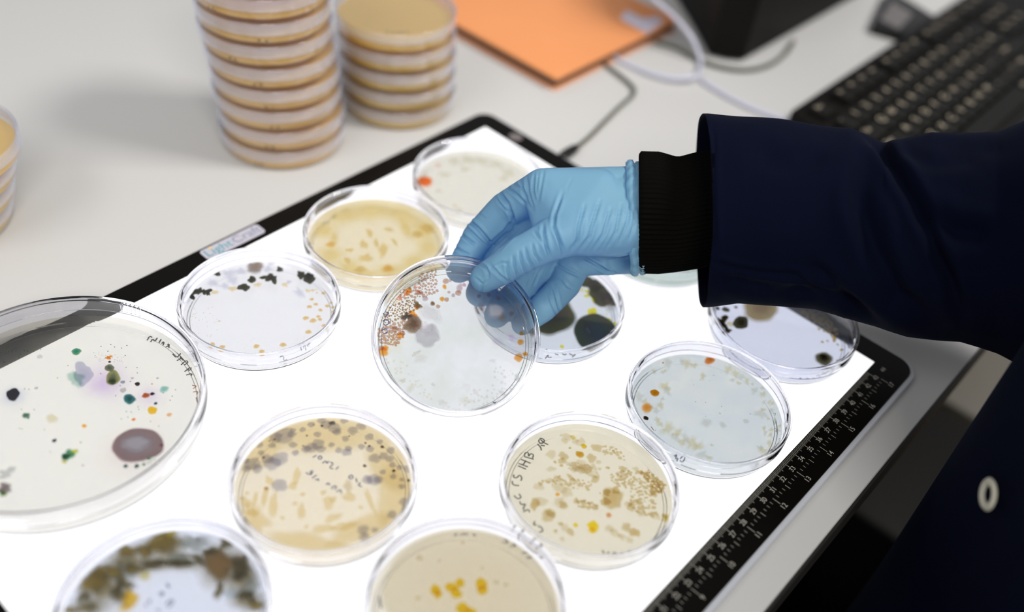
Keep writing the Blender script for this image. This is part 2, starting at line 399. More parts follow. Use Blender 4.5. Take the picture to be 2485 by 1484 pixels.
class Dish:
    def __init__(s, name, label, origin, agar, R=4.59, H=1.58, ha=.52, ex=(1, 0, 0), ey=(0, 1, 0), ez=(0, 0, 1), group=None, rot=0, plastic=None):
        ex, ey, ez = [np.array(v, float) for v in (ex, ey, ez)]
        s.o = np.array(origin, float); s.ex, s.ey, s.ez = ex, ey, ez; s.R = R; s.H = H; s.ha = ha; s.n = {}
        s.root = thing(name, label, 'petri dish', (0, 0, 0), group)
        s.root.matrix_world = basis(ex, ey, ez, W(s.o))
        s.root.location = W(s.o)
        b, l, a = dish_meshes(R, H, ha)
        pl = plastic or PL
        def part(nm, me, mat, par):
            o = bpy.data.objects.new(nm, me.copy()); C.objects.link(o); o.data.materials.clear(); o.data.materials.append(mat); o.parent = par; return o
        s.base = part('dish_base', b, pl, s.root)
        s.agar = part('agar', a, agar, s.root)
        s.lid = part('lid', l, pl, s.root)
    def local(s, px, py, z):
        """local cm coordinates of the point seen at a pixel, on the dish's own plane at height z"""
        d = ray(px, py); n = s.ez; p0 = s.o + n * z
        P = CC + d * (((p0 - CC) @ n) / (d @ n)); v = P - s.o
        return np.array([v @ s.ex, v @ s.ey, z]), FPX / ((P - CC) @ CF)
    def blob_data(s, c, r, irr, h, n, asp=1., ang=0., bias=0., ax=None):
        V = []; Rr = []; F = []
        rings = (0, .45, .75, .92, 1.) if n > 12 else (0, .7, 1.)
        sd = random.random() * 100
        lim = s.R - .2 - .11 - .05
        for j, q in enumerate(rings):
            for k in range(n if j else 1):
                a = 2 * PI * k / n
                w = 1 + irr * (.45 * math.sin(2 * a + sd) + .4 * math.sin(3 * a + sd * 1.7) + .3 * math.sin(4 * a + sd * 2.3) + .28 * math.sin(5 * a + sd * 3.1) + .16 * math.sin(8 * a + sd * 4.3))
                u, v = q * w * math.cos(a), q * w * math.sin(a)
                if ax is None: x, y = c[0] + r * u, c[1] + r * v
                else: x, y = c[0] + ax[0][0] * u + ax[1][0] * v, c[1] + ax[0][1] * u + ax[1][1] * v
                d = math.hypot(x, y)
                if d > lim: x *= lim / d; y *= lim / d
                z = c[2] + .004 + bias + h * (1 - q * q)
                V.append((x * .01, y * .01, z * .01)); Rr.append(q)
        for k in range(n): F.append([0, 1 + k, 1 + (k + 1) % n])
        for j in range(1, len(rings) - 1):
            o0, o1 = 1 + (j - 1) * n, 1 + j * n
            for k in range(n): F.append([o0 + k, o1 + k, o1 + (k + 1) % n, o0 + (k + 1) % n])
        return V, F, Rr
    def emit(s, items, mat, name, stuff=False):
        if isinstance(mat, tuple): mat = build_colony(*mat, AG[s.agar.data.materials[0].name])
        V = []; F = []; A = []
        for v, f, r in items:
            k = len(V); V += v; F += [[i + k for i in q] for q in f]; A += r
        me = mesh_from(V, F, name)
        at_ = me.attributes.new('rad', 'FLOAT', 'POINT'); at_.data.foreach_set('value', A)
        o = link(name, me, mat, s.agar)
        if stuff: o['kind'] = 'stuff'
        return o
    def colonies(s, zoom, lst, name='colony', irr=.12, h=.04):
        """lst rows: (x, y, r, material[, aspect, angle]) in the zoomed photo's pixels"""
        ox, oy, sc = zoom
        for row in lst:
            x, y, r, mat = row[:4]; asp = row[4] if len(row) > 4 else 1.; ang = row[5] if len(row) > 5 else 0.
            ii = row[6] if len(row) > 6 else irr
            c, k = s.local(ox + x / sc, oy + y / sc, s.ha)
            if math.hypot(c[0], c[1]) > s.R - .35: 
                f = (s.R - .36) / math.hypot(c[0], c[1]); c[0] *= f; c[1] *= f
            s.n['b'] = s.n.get('b', 0) + 1
            ax = None
            if asp != 1.:   # the outline's two half-axes as seen, laid out on the gel
                q = r / sc
                ax = (s.local(ox + x / sc + q * math.cos(ang), oy + y / sc + q * math.sin(ang), s.ha)[0] - s.local(ox + x / sc, oy + y / sc, s.ha)[0],
                      s.local(ox + x / sc - q * asp * math.sin(ang), oy + y / sc + q * asp * math.cos(ang), s.ha)[0] - s.local(ox + x / sc, oy + y / sc, s.ha)[0])
            s.emit([s.blob_data(c, r / sc / k, ii, h * min(1, r / sc / k / .25), 64 if r / sc > 20 else 36 if r / sc > 5 else 14, asp, ang, bias=.0012 * (s.n['b'] % 12), ax=ax)], mat, name)
    def specks(s, pts, mat, name='small_colonies', n=8):
        """pts rows (px, py, r_px) in the photo's pixels; nobody would count these"""
        it = []
        for i, (px, py, r) in enumerate(pts):
            c, k = s.local(px, py, s.ha)
            if math.hypot(c[0], c[1]) > s.R - .36: continue
            it.append(s.blob_data(c, r / k, .12, .02, n, bias=.0007 * (i % 20)))
        if it: return s.emit(it, mat, name, True)
    def ink(s, zoom, strokes, mat, w=.055, z=.03, name='handwriting'):
        ox, oy, sc = zoom
        V = []; F = []
        for st in strokes:
            P = [s.local(ox + x / sc, oy + y / sc, z)[0] for x, y in st]
            if len(P) > 2:   # smooth
                Q = [P[0]]
                for a, b in zip(P[:-1], P[1:]): Q += [a * .75 + b * .25, a * .25 + b * .75]
                P = Q + [P[-1]]
            for i, p in enumerate(P):
                d = P[min(i + 1, len(P) - 1)] - P[max(i - 1, 0)]; d = d / (np.linalg.norm(d) + 1e-9)
                nn = np.array([-d[1], d[0], 0]) * w / 2
                V += [tuple((p + nn) * .01), tuple((p - nn) * .01)]
                if i: k = len(V); F.append([k - 4, k - 3, k - 1, k - 2])
        return link(name, mesh_from(V, F, name), mat, s.base)
def scatter(poly, n, rmin, rmax, seed=1, gap=.0):
    """random (px,py,r) inside a pixel polygon"""
    rnd = random.Random(seed); xs = [p[0] for p in poly]; ys = [p[1] for p in poly]; out = []; t = 0
    def inside(x, y):
        c = False; j = len(poly) - 1
        for i in range(len(poly)):
            if (poly[i][1] > y) != (poly[j][1] > y) and x < (poly[j][0] - poly[i][0]) * (y - poly[i][1]) / (poly[j][1] - poly[i][1]) + poly[i][0]: c = not c
            j = i
        return c
    while len(out) < n and t < n * 60:
        t += 1; x = rnd.uniform(min(xs), max(xs)); y = rnd.uniform(min(ys), max(ys)); r = rnd.uniform(rmin, rmax) * rnd.uniform(.7, 1)
        if inside(x, y) and all(math.hypot(x - a, y - b) > gap * (r + c) for a, b, c in out): out.append((x, y, r))
    return out
def zp(zoom, pts): return [(zoom[0] + x / zoom[2], zoom[1] + y / zoom[2]) for x, y in pts]

ZA = (400, 560, 4.122); ZI = (0, 690, 2.433); ZD = (880, 590, 3.298); ZH = (530, 960, 3.372); ZG = (1200, 980, 3.533)
ZJ = (100, 1230, 4.284); ZK = (880, 1230, 4.779); ZE = (1500, 800, 3.904); ZM = (1260, 600, 4.636); ZF = (1690, 700, 4.518); ZB = (720, 310, 3.62)
GP = 'petri dishes lying on the light pad'

# colony looks
dk = colony_mat((52, 50, 34), (88, 88, 66), .12, 1, .8)
dkg = colony_mat((66, 60, 48), (120, 120, 90), .3, 1, .75)
tan = colony_mat((225, 185, 110), (240, 215, 160), .3, .9, .3)
tanl = colony_mat((232, 208, 150), (240, 226, 185), .3, .8, .25)
grey = colony_mat((190, 183, 180), (205, 198, 192), .25, .85, .4)
lil = colony_mat((200, 200, 215), (225, 225, 235), .6, .6, .3)
whf = colony_mat((238, 238, 245), (225, 228, 235), .5, .9, .6)
brn = colony_mat((140, 115, 90), (170, 160, 150), .35, .95, .6)
yel = colony_mat((240, 205, 0), (245, 215, 60), .2, 1, .3)
org = colony_mat((240, 130, 20), (240, 165, 70), .3, 1, .35)

# --- A: dark mould clusters, middle left
dA = Dish('petri_dish', 'clear petri dish with black mould clusters on its far side, amber dots at right', (29.30, 26.70, 0), agar_mat('agar_clear', (243, 243, 241), .75), group=GP)
dA.colonies(ZA, [(505, 415, 38, dk, .9, 0, .3), (275, 600, 42, dk, 1, 0, .5), (330, 610, 45, dk, .8, 0, .4), (395, 615, 42, dk, 1, 0, .4), (440, 615, 28, dk, 1.3, 0, .5), (245, 650, 52, dk, .45, .7, .25), (280, 668, 34, dk, .6, .9, .25),
    (790, 570, 60, dk, 1, 0, .25), (872, 493, 45, dk, .8, 0, .2), (985, 473, 33, dk, 1, 0, .3), (1065, 480, 58, dk, .9, 0, .45), (1150, 390, 38, dk, 1, 0, .3), (1360, 445, 44, dk, .9, 0, .3), (1450, 450, 42, dk, 1, 0, .3), (1440, 485, 68, dk, .7, 0, .25)], 'mould_colony')
dA.colonies(ZA, [(905, 375, 100, brn)], 'mould_colony', .15, .12)
dA.colonies(ZA, [(640, 430, 90, lil), (760, 410, 70, lil), (480, 530, 80, lil), (600, 560, 60, lil), (1030, 390, 60, lil), (1350, 630, 90, lil, .5, .75), (1240, 520, 40, lil), (220, 700, 55, lil), (680, 500, 80, lil), (1060, 340, 40, lil),
    (500, 620, 40, tanl), (680, 585, 48, tanl), (930, 545, 40, tanl), (1200, 545, 38, tanl), (1430, 605, 30, tanl), (1480, 600, 25, tanl)], 'colony', .3)
dA.colonies(ZA, [(1470, 690, 26, tan), (1510, 740, 27, tan), (1447, 765, 30, tan), (1557, 797, 27, tan), (1410, 877, 36, tan), (1483, 903, 40, tan), (1535, 862, 26, tan), (1552, 890, 26, tan), (1625, 757, 28, tan), (1680, 770, 22, tan), (1664, 725, 18, tan), (1595, 955, 32, tan), (1437, 1017, 36, tan),
    (1585, 630, 24, tan), (1520, 625, 18, tanl), (1520, 592, 14, tanl), (1683, 815, 20, tan), (1665, 880, 18, tan), (475, 1140, 34, tan), (575, 1168, 36, tan), (917, 1160, 36, tan), (1183, 1145, 38, tan), (970, 1212, 34, tan), (545, 907, 15, tanl)], 'colony')
dA.specks(scatter(zp(ZA, [(190, 780), (480, 760), (560, 1000), (500, 1100), (220, 1000)]), 34, .8, 2.4, 3, 1.2), tanl)
dA.specks(scatter(zp(ZA, [(600, 1060), (1250, 1100), (1400, 900), (1500, 960), (1300, 1180), (640, 1190)]), 60, .5, 1.1, 4, 1.), tanl)
dA.ink(ZA, [[(1330, 1190), (1370, 1150), (1360, 1195)], [(1385, 1175), (1410, 1145), (1400, 1185)], [(1420, 1160), (1460, 1130)], [(1150, 1260), (1190, 1250), (1180, 1285), (1215, 1270)], [(1185, 1325), (1215, 1315)]], M_ink, .04)

# --- B: yellow lawn
B_ag = agar_mat('agar_straw', (248, 238, 205), .3)
dB = Dish('petri_dish', 'petri dish of straw yellow agar with a pale hexagonal streak pattern, beside the far frame', (29.68, 17.44, 0), B_ag, group=GP, ha=.55)
pale = colony_mat((247, 238, 206), (245, 232, 185), .35, .85, .5)
amb = colony_mat((234, 205, 125), (238, 215, 145), .5, .85, .45)
ambd = colony_mat((238, 190, 80), (240, 205, 110), .6, .9, .4)
ambf = colony_mat((238, 216, 145), (242, 226, 170), .7, .85, .2)
dB.colonies(ZB, [(230, 900, 170, ambf), (300, 1120, 170, ambf), (460, 1230, 150, ambf, .7, 0), (400, 770, 210, ambf, .6, -.2), (650, 730, 260, ambf, .5, 0), (930, 770, 230, ambf, .6, .3), (1120, 900, 190, ambf, .8, .2), (1160, 1060, 150, ambf), (1020, 1180, 170, ambf, .6, -.4), (820, 1260, 170, ambf, .5, 0), (610, 1290, 170, ambf, .4, 0), (960, 900, 60, ambf, 2.2, -.5), (330, 980, 50, ambf, 1.6, .2)], 'amber_growth', .12, .004)
dB.colonies(ZB, [(640, 930, 60, amb, .5, 1), (590, 1030, 60, amb, .6, 1), (810, 900, 50, amb, .5, .2), (760, 1080, 75, amb, .7, 2), (860, 1010, 50, amb, .4, 1), (610, 1150, 70, amb, .7, 0), (445, 1170, 42, amb, .7, 1), (470, 1080, 38, amb), (700, 1020, 60, amb, .4, 1.4), (560, 1250, 70, amb, .5, 0)], 'colony', .25)
dB.colonies(ZB, [(300, 1030, 55, ambd), (435, 1078, 12, yel), (800, 1240, 70, ambd, .6, 0), (1060, 940, 60, amb), (1150, 890, 80, amb)], 'colony')
dB.ink(ZB, [[(230, 870), (250, 830), (270, 860), (290, 820)], [(330, 800), (345, 770), (300, 810)], [(400, 740), (450, 720)], [(130, 1020), (150, 1030)]], principled('faded_blue_marker', (.3, .36, .4, 1), .5), .05)

# --- C: cream agar with the orange spot
C_ag = agar_mat('agar_cream', (244, 241, 226), .45)
dC = Dish('petri_dish', 'petri dish of cream agar with a bright orange spot, farthest corner of the pad', (29.55, 8.16, 0), C_ag, group=GP, ha=.55)
film = colony_mat((228, 222, 190), (238, 234, 212), .6, .7, .4)
dC.colonies(ZB, [(1125, 475, 78, colony_mat((255, 100, 0), (255, 140, 30), .25, 1, .35), .66, .1)], 'orange_colony', .05)
dC.colonies(ZB, [(1240, 335, 40, colony_mat((245, 190, 160), (240, 220, 200), .6, .8, .3)), (1380, 300, 80, film), (1500, 290, 90, film), (1620, 300, 90, film), (1750, 330, 80, film), (1860, 400, 80, film), (1300, 420, 70, film), (1480, 370, 60, film), (1820, 450, 60, film), (1390, 690, 22, tanl), (1250, 560, 40, film), (1420, 740, 60, film)], 'colony', .3)

# --- M: three dark mould discs, half hidden under the glove
dM = Dish('petri_dish', 'petri dish with large olive black mould discs, right behind the held dish', (18.32, 13.70, 0), agar_mat('agar_blue_grey', (222, 228, 232), .7), group=GP, H=1.38)
mold = colony_mat((72, 66, 58), (92, 96, 56), .16, 1, .85)
moldb = colony_mat((58, 62, 66), (70, 76, 50), .1, 1, .85)
ysp = colony_mat((228, 215, 60), (232, 222, 90), .25, 1, .35)
dM.colonies(ZM, [(330, 740, 330, mold, .8, .3, .08), (960, 560, 190, mold, 1, 0, .2), (830, 420, 150, mold, .6, .2, .3), (860, 970, 270, moldb, .85, .4, .06)], 'mould_colony', .1, .05)
dM.colonies(ZM, [(770, 950, 120, colony_mat((128, 122, 124), (95, 92, 90), .7, .7, .8), .4, 1.0), (1000, 640, 120, colony_mat((150, 138, 130), (105, 98, 80), .8, .7, .8), .7, .9), (470, 760, 120, colony_mat((140, 128, 118), (100, 95, 70), .8, .6, .8), .6, 2.6)], 'mould_colony', .2, .14)  # first blob paints the highlight on the mould as paler growth
dM.colonies(ZM, [(820, 730, 62, ysp, .85), (1003, 822, 34, ysp), (1083, 865, 32, ysp), (980, 760, 24, colony_mat((235, 235, 160), None, .5, .7, .2)), (760, 550, 36, ysp, .6), (835, 590, 55, ysp, .5, 1.2), (690, 480, 45, colony_mat((230, 215, 120), None, .5, .8, .3)), (480, 1120, 30, ysp), (760, 500, 30, ysp)], 'colony')
dM.colonies(ZM, [(820, 730, 36, colony_mat((240, 240, 215), None, .3, 1, .4))], 'colony')
dM.colonies(ZM, [(1030, 950, 42, colony_mat((190, 120, 85), (150, 110, 80), .4, .9, .6))], 'colony')
dM.ink(ZM, [[(290, 1250), (330, 1190), (320, 1230), (365, 1225)], [(400, 1195), (440, 1205)], [(475, 1185), (500, 1205), (530, 1195)], [(560, 1190), (600, 1210), (640, 1190), (590, 1225)]], M_ink_black, .07, z=.6)

# --- N: under the cuff
dN = Dish('petri_dish', 'pale green petri dish mostly hidden behind the black knitted cuff', (17.75, 2.95, 0), agar_mat('agar_pale_green', (205, 222, 210), .35), group=GP, ha=.6)
dN.colonies((0, 0, 1), [(1560, 640, 26, colony_mat((190, 208, 196), None, .5, .8, .5)), (1620, 630, 30, colony_mat((186, 204, 194), None, .5, .8, .5))], 'colony')

# --- F: under the sleeve
dF = Dish('petri_dish', 'clear petri dish with black spots and tan grains, under the sleeve hem', (7.56, 4.10, 0), agar_mat('agar_clear_dim_pad_tint', (222, 226, 238), .82), group=GP)  # gel tint darker and bluer, carrying the pad's dimmer light at the right
fz = colony_mat((150, 128, 92), (190, 175, 130), .25, 1, .7)
grain = colony_mat((205, 178, 120), (200, 180, 130), .2, 1, .6)
dF.colonies(ZF, [(1395, 775, 108, dkg, .82, .3, .1), (485, 378, 88, dk, .9, 0, .1), (320, 235, 45, dk), (230, 222, 30, dk), (310, 325, 45, dk, .7), (260, 370, 60, dk, .8, 0, .4), (330, 470, 48, dk, .7, 0, .4), (300, 410, 55, dk, .6, 1, .4), (430, 210, 22, dk), (380, 155, 24, dk)], 'mould_colony')
dF.colonies(ZF, [(1390, 760, 45, dk)], 'mould_colony', .1, .16)
dF.colonies(ZF, [(700, 230, 220, fz, .7, .1)], 'mould_colony', .08, .15)
dF.colonies(ZF, [(365, 395, 50, colony_mat((200, 190, 140), None, .5, .8, .4)), (1510, 555, 25, grain, 1.6), (1435, 578, 16, grain), (1378, 590, 20, grain), (1545, 620, 17, grain), (1590, 677, 24, grain, .6), (1550, 795, 24, grain, .6), (1340, 450, 20, grain), (1620, 595, 15, grain), (1395, 475, 15, grain)], 'colony')
dF.specks(scatter(zp(ZF, [(1120, 250), (1380, 250), (1560, 480), (1500, 560), (1380, 420), (1260, 360)]), 75, 2.5, 5, 5, .6), grain)
dF.ink(ZF, [[(1120, 975), (1150, 965), (1130, 990), (1165, 985)], [(1190, 980), (1230, 965), (1215, 990)], [(1275, 985), (1285, 965)], [(1310, 945), (1350, 930), (1340, 960)], [(1360, 935), (1400, 905), (1390, 935), (1430, 900), (1460, 895)]], M_ink, .05, z=.6)

# --- E: beside the ruler
E_ag = agar_mat('agar_misty_dim_pad_tint', (219, 227, 226), .5, ((229, 233, 226), 60, .55))  # misty gel, its tint greyed to carry the dimmer pad light here
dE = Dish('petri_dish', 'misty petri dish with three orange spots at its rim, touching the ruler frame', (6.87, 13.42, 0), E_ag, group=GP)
film2 = colony_mat((208, 205, 170), (215, 216, 195), .6, .75, .35)
film3 = colony_mat((198, 202, 190), (210, 214, 206), .5, .6, .35)
orb = colony_mat((196, 112, 45), (215, 150, 90), .3, 1, .4)
dE.colonies(ZE, [(868, 290, 62, orb, .75, -.5), (345, 602, 50, colony_mat((190, 120, 10), (200, 140, 40), .25, 1, .4)), (270, 745, 62, colony_mat((215, 145, 60), (228, 185, 125), .4, 1, .35), .95)], 'orange_colony', .05, .06)
dE.colonies(ZE, [(262, 840, 28, colony_mat((40, 32, 22), (80, 65, 50), .2, 1, .7))], 'colony')
rl = random.Random(5)
lst = [(470, 320, 60), (650, 325, 60), (720, 345, 40), (600, 310, 40), (1040, 380, 50), (1110, 420, 50), (1170, 450, 45), (1220, 490, 40), (1270, 520, 25), (1080, 480, 30), (1140, 510, 30), (440, 540, 60), (460, 580, 55), (430, 400, 40), (340, 400, 35), (200, 640, 55), (250, 680, 40),
       (800, 445, 45), (1290, 580, 50), (1380, 550, 35), (1370, 615, 40), (1350, 800, 75), (1370, 760, 35), (1430, 690, 30), (1450, 770, 40), (1420, 845, 25), (1380, 935, 28), (1390, 980, 35), (1450, 950, 30), (1440, 1000, 30), (1510, 960, 30), (1540, 910, 50), (1430, 1080, 45), (1480, 1120, 40), (1370, 1150, 60), (1420, 1190, 50), (1340, 1120, 35), (1480, 860, 30), (1460, 700, 30), (1380, 690, 30),
       (470, 940, 80), (560, 980, 70), (640, 1040, 70), (700, 1080, 80), (760, 1110, 70), (540, 1020, 60), (600, 1070, 55), (400, 900, 45), (790, 1190, 60), (860, 1215, 45), (370, 860, 40), (360, 770, 45), (400, 720, 50), (320, 740, 30), (420, 660, 30)]
dE.colonies(ZE, [(x, y, r, film2 if i % 3 else film3, rl.uniform(.6, 1), rl.uniform(0, 3)) for i, (x, y, r) in enumerate(lst)], 'colony', .35, .02)
dE.colonies(ZE, [(835, 885, 62, film3, .9), (990, 905, 48, film3, .7, .5), (1210, 870, 40, film3), (885, 1095, 24, film2), (960, 795, 13, film3), (905, 435, 14, film3), (425, 317, 12, orb)], 'colony', .15, .02)
dE.specks(scatter([(1560, 1030), (1640, 1080), (1700, 1110), (1600, 1050), (1860, 990), (1870, 1030), (1600, 900), (1800, 900)], 20, .6, 1.4, 8, 1), dk)
dE.ink(ZE, [[(535, 1190), (560, 1180), (545, 1215), (575, 1205), (560, 1235)], [(590, 1215), (620, 1195), (635, 1220), (610, 1245), (590, 1225)]], M_ink, .07, z=.5)
dE.ink(ZE, [[(1460, 800), (1490, 795), (1480, 820)], [(1465, 880), (1490, 885), (1475, 905)], [(1480, 940), (1505, 950), (1485, 970), (1510, 985)], [(1530, 1040), (1550, 1035), (1545, 1060), (1525, 1050)]], M_ink, .03)
dE.ink(ZE, [[(310, 925), (335, 960)]], M_ink_orange, .05)

# --- G: yellow-cream agar, black handwriting
G_ag = agar_mat('agar_ivory', (238, 232, 208), .5)
dG = Dish('petri_dish', 'petri dish of ivory agar, black handwriting down its left side, mustard yellow colonies', (7.98, 22.60, 0), G_ag, group=GP, ha=.6)
co = colony_mat((212, 190, 130), (222, 205, 155), .2, .85, .4)
co2 = colony_mat((222, 206, 160), (228, 215, 178), .3, .75, .35)
con = colony_mat((208, 178, 105), (215, 195, 135), .25, .9, .4)
dG.colonies(ZG, [(765, 365, 28, colony_mat((228, 195, 0), (225, 200, 60), .2, 1, .4)), (730, 435, 40, colony_mat((205, 150, 20), (215, 180, 60), .2, 1, .45)), (845, 1050, 58, yel, 1, 0, .15), (695, 1040, 25, yel), (540, 778, 22, colony_mat((240, 175, 20), None, .3, 1, .3)), (1317, 573, 10, org), (1350, 713, 10, yel), (903, 768, 9, org), (770, 682, 9, org), (978, 957, 30, colony_mat((225, 155, 90), (225, 180, 120), .4, 1, .35)), (670, 290, 26, colony_mat((225, 205, 90), None, .3, .8, .3)), (835, 1085, 35, yel)], 'yellow_colony', .12, .06)
dG.colonies(ZG, [(1010, 810, 110, con, .85, .4, .2), (960, 760, 40, con), (1040, 745, 42, con), (950, 840, 50, con), (485, 435, 52, co2), (590, 450, 48, co), (830, 468, 50, co), (875, 380, 50, co), (620, 285, 50, co2), (600, 320, 35, co2), (690, 320, 40, co2), (740, 330, 50, co2), (580, 490, 40, co), (485, 560, 45, co2, .6), (890, 500, 28, co2), (720, 530, 90, co2, .6, .1), (780, 560, 60, co), (690, 560, 50, co2),
    (1130, 1060, 50, co), (1200, 1105, 52, con), (1155, 1170, 38, co2), (985, 1070, 45, co2), (1030, 1110, 60, co2, .6, .4), (1090, 1140, 40, co2), (600, 1060, 45, co2), (650, 1100, 40, co), (523, 1092, 20, con), (580, 1160, 26, co2), (565, 1030, 25, co), (460, 960, 70, co, .8), (480, 940, 50, co), (345, 860, 42, con, 1.5, .1), (400, 840, 60, co2), (560, 850, 62, co2), (590, 870, 45, co), (380, 710, 50, co2), (480, 660, 35, co2), (560, 720, 70, co2), (620, 760, 60, co2), (540, 640, 40, co2), (650, 630, 45, co, .4, .8), (680, 655, 30, co, .5, .8), (860, 650, 42, co, .8), (1080, 615, 45, co2), (1100, 560, 38, co), (1210, 560, 30, co2), (1170, 890, 45, co), (1480, 985, 55, colony_mat((215, 195, 100), None, .4, .9, .4), .8), (1380, 960, 50, co2), (1250, 930, 50, co2), (1140, 860, 35, co2), (700, 840, 28, co), (760, 840, 22, co), (810, 855, 20, con), (865, 885, 25, co), (800, 735, 20, co), (640, 700, 20, co), (970, 550, 22, con, .6), (900, 560, 20, co2), (1020, 410, 18, con), (1015, 372, 15, co2), (645, 380, 15, con), (565, 272, 13, co2), (518, 500, 17, con), (572, 530, 18, con)], 'colony', .22, .03)
dG.specks(scatter(zp(ZG, [(1000, 600), (1180, 560), (1330, 590), (1420, 680), (1440, 760), (1360, 790), (1400, 920), (1500, 990), (1260, 950), (1150, 880), (1180, 760), (1000, 700)]), 150, 3, 8, 9, .45), co, n=12)
dG.specks(scatter(zp(ZG, [(1240, 580), (1330, 590), (1470, 700), (1430, 760), (1330, 780), (1340, 700)]), 40, 4, 9, 10, .5), con, n=12)
dG.specks(scatter(zp(ZG, [(920, 360), (1060, 390), (1130, 470), (1100, 510), (1040, 440), (940, 450)]), 18, 3, 7, 11, .6), co, n=12)
dG.specks(scatter(zp(ZG, [(560, 600), (700, 660), (760, 640), (840, 700), (700, 740), (600, 700), (330, 700), (420, 660)]), 40, 3, 7, 12, .5), co, n=12)
dG.specks(scatter(zp(ZG, [(620, 500), (850, 530), (900, 640), (760, 600), (640, 570)]), 40, 4, 9, 13, .5), co2, n=12)
dG.specks(scatter(zp(ZG, [(690, 810), (880, 860), (880, 920), (720, 880)]), 22, 4, 7, 14, .6), co, n=12)
dG.ink(ZG, [[(460, 355), (425, 340), (385, 305), (375, 330), (400, 350), (430, 325), (415, 305), (385, 300)], [(365, 350), (395, 375), (400, 405)], [(395, 360), (430, 365)],
    [(335, 480), (250, 455)], [(325, 470), (335, 440), (310, 430), (290, 455)], [(290, 450), (290, 420), (260, 425), (255, 450)], [(310, 515), (225, 480)], [(285, 545), (205, 515)], [(270, 490), (240, 530)], [(270, 565), (200, 535)],
    [(165, 610), (160, 635), (190, 640), (215, 610), (235, 640), (225, 665)], [(150, 665), (155, 700), (210, 705)],
    [(210, 775), (230, 810), (195, 820), (165, 790)], [(215, 840), (225, 870), (270, 860), (245, 895), (250, 915)], [(245, 930), (290, 905), (300, 935)],
    [(345, 1010), (330, 1045), (360, 1040)], [(370, 1050), (405, 1065), (415, 1095), (380, 1105)],
    [(925, 1255), (935, 1290)], [(960, 1285), (985, 1275)], [(1010, 1290), (1030, 1275), (1050, 1295)], [(1075, 1285), (1095, 1275), (1110, 1290)], [(1140, 1280), (1150, 1255), (1180, 1275)]], M_ink_black, .075)

# --- H: amber streaks and grey colonies
H_ag = agar_mat('agar_amber_cream', (248, 238, 212), .45)
dH = Dish('petri_dish', 'petri dish of amber streaks, soft grey colonies and blue handwriting in its middle', (17.26, 32.00, 0), H_ag, group=GP, ha=.55)
st = colony_mat((238, 215, 155), (240, 222, 172), .35, .8, .4)
dH.colonies(ZH, [(860, 310, 660, st, .28, .02, .1), (1380, 560, 260, st, .7, .9, .15), (1450, 850, 190, st, 1.9, .15, .15), (1180, 1090, 330, st, .35, -.3, .2), (720, 1200, 380, st, .25, .1, .25), (300, 1010, 150, st, .8, .6, .3), (330, 480, 240, st, .6, -.5, .2)], 'amber_growth', h=.004)
dH.colonies(ZH, [(640, 660, 40, st, 2, .2), (610, 740, 45, st), (450, 900, 40, st, 3.5, .1), (380, 830, 28, st, 4, .25), (300, 850, 22, st, 4, .25), (420, 700, 35, st, 1.6, -.6), (1240, 860, 30, st, 4, -.35), (900, 880, 55, st, 1.2), (860, 795, 30, st), (690, 808, 26, st), (628, 884, 26, st), (680, 950, 45, st, 1.6), (235, 800, 22, st), (525, 1003, 24, st), (720, 1075, 24, st), (1165, 915, 24, st), (1070, 830, 60, st), (1060, 740, 45, colony_mat((225, 208, 170), None, .5, .8, .4), 1.3), (940, 1000, 90, st, .4, -.3), (860, 1090, 110, st, .4, -.1), (1030, 1070, 120, st, .35, -.2), (230, 880, 55, st, .8), (200, 840, 30, st), (280, 960, 60, st, .6), (940, 850, 35, st)], 'amber_colony', .2, .01)
gl = [(845, 205, 42), (950, 270, 60), (1030, 205, 40), (1170, 250, 48), (1235, 340, 42), (1170, 420, 34), (1040, 355, 34), (985, 450, 34), (1050, 465, 46), (1065, 435, 34), (1240, 440, 38), (925, 405, 30), (815, 400, 60), (760, 430, 60), (720, 440, 45), (840, 440, 42), (540, 330, 90), (470, 345, 60), (600, 320, 40), (315, 390, 42), (630, 470, 34), (610, 405, 38), (440, 560, 75), (500, 520, 80), (400, 520, 55), (280, 560, 75), (230, 600, 40), (320, 600, 50), (200, 530, 40), (500, 735, 72), (1270, 690, 65), (1220, 690, 50), (1310, 690, 45), (1280, 515, 55), (1350, 495, 42), (1400, 520, 40), (1425, 570, 34), (1345, 628, 30), (1430, 665, 32), (1410, 450, 40), (1500, 745, 32), (1520, 872, 48), (1420, 975, 46), (1185, 1100, 55), (1195, 1160, 50), (1280, 1100, 32), (1560, 600, 48), (1480, 590, 30), (1500, 690, 24), (1320, 380, 30), (760, 240, 34), (690, 280, 30), (610, 285, 28), (810, 320, 34), (350, 470, 30), (440, 410, 34), (880, 240, 50), (1100, 290, 50), (970, 300, 40)]
dH.colonies(ZH, [(x, y, r, grey) for x, y, r in gl], 'grey_colony', .12, .03)
dkb = colony_mat((90, 62, 35), (150, 120, 80), .35, 1, .6)
dH.colonies(ZH, [(930, 228, 36, colony_mat((110, 100, 90), (150, 140, 130), .4, 1, .6), .6), (848, 250, 14, dkb), (778, 242, 8, dkb), (725, 330, 11, dkb), (460, 360, 12, dkb), (418, 373, 9, dkb), (693, 412, 9, dkb), (370, 508, 14, dkb), (392, 762, 22, colony_mat((190, 135, 60), (210, 165, 95), .4, 1, .5)), (1203, 390, 12, dkb), (1235, 415, 14, dkb), (1340, 422, 20, dkb, .7), (1070, 335, 9, dkb), (1197, 577, 18, dkb), (1435, 618, 19, dkb), (1555, 697, 17, dkb)], 'dark_spot')
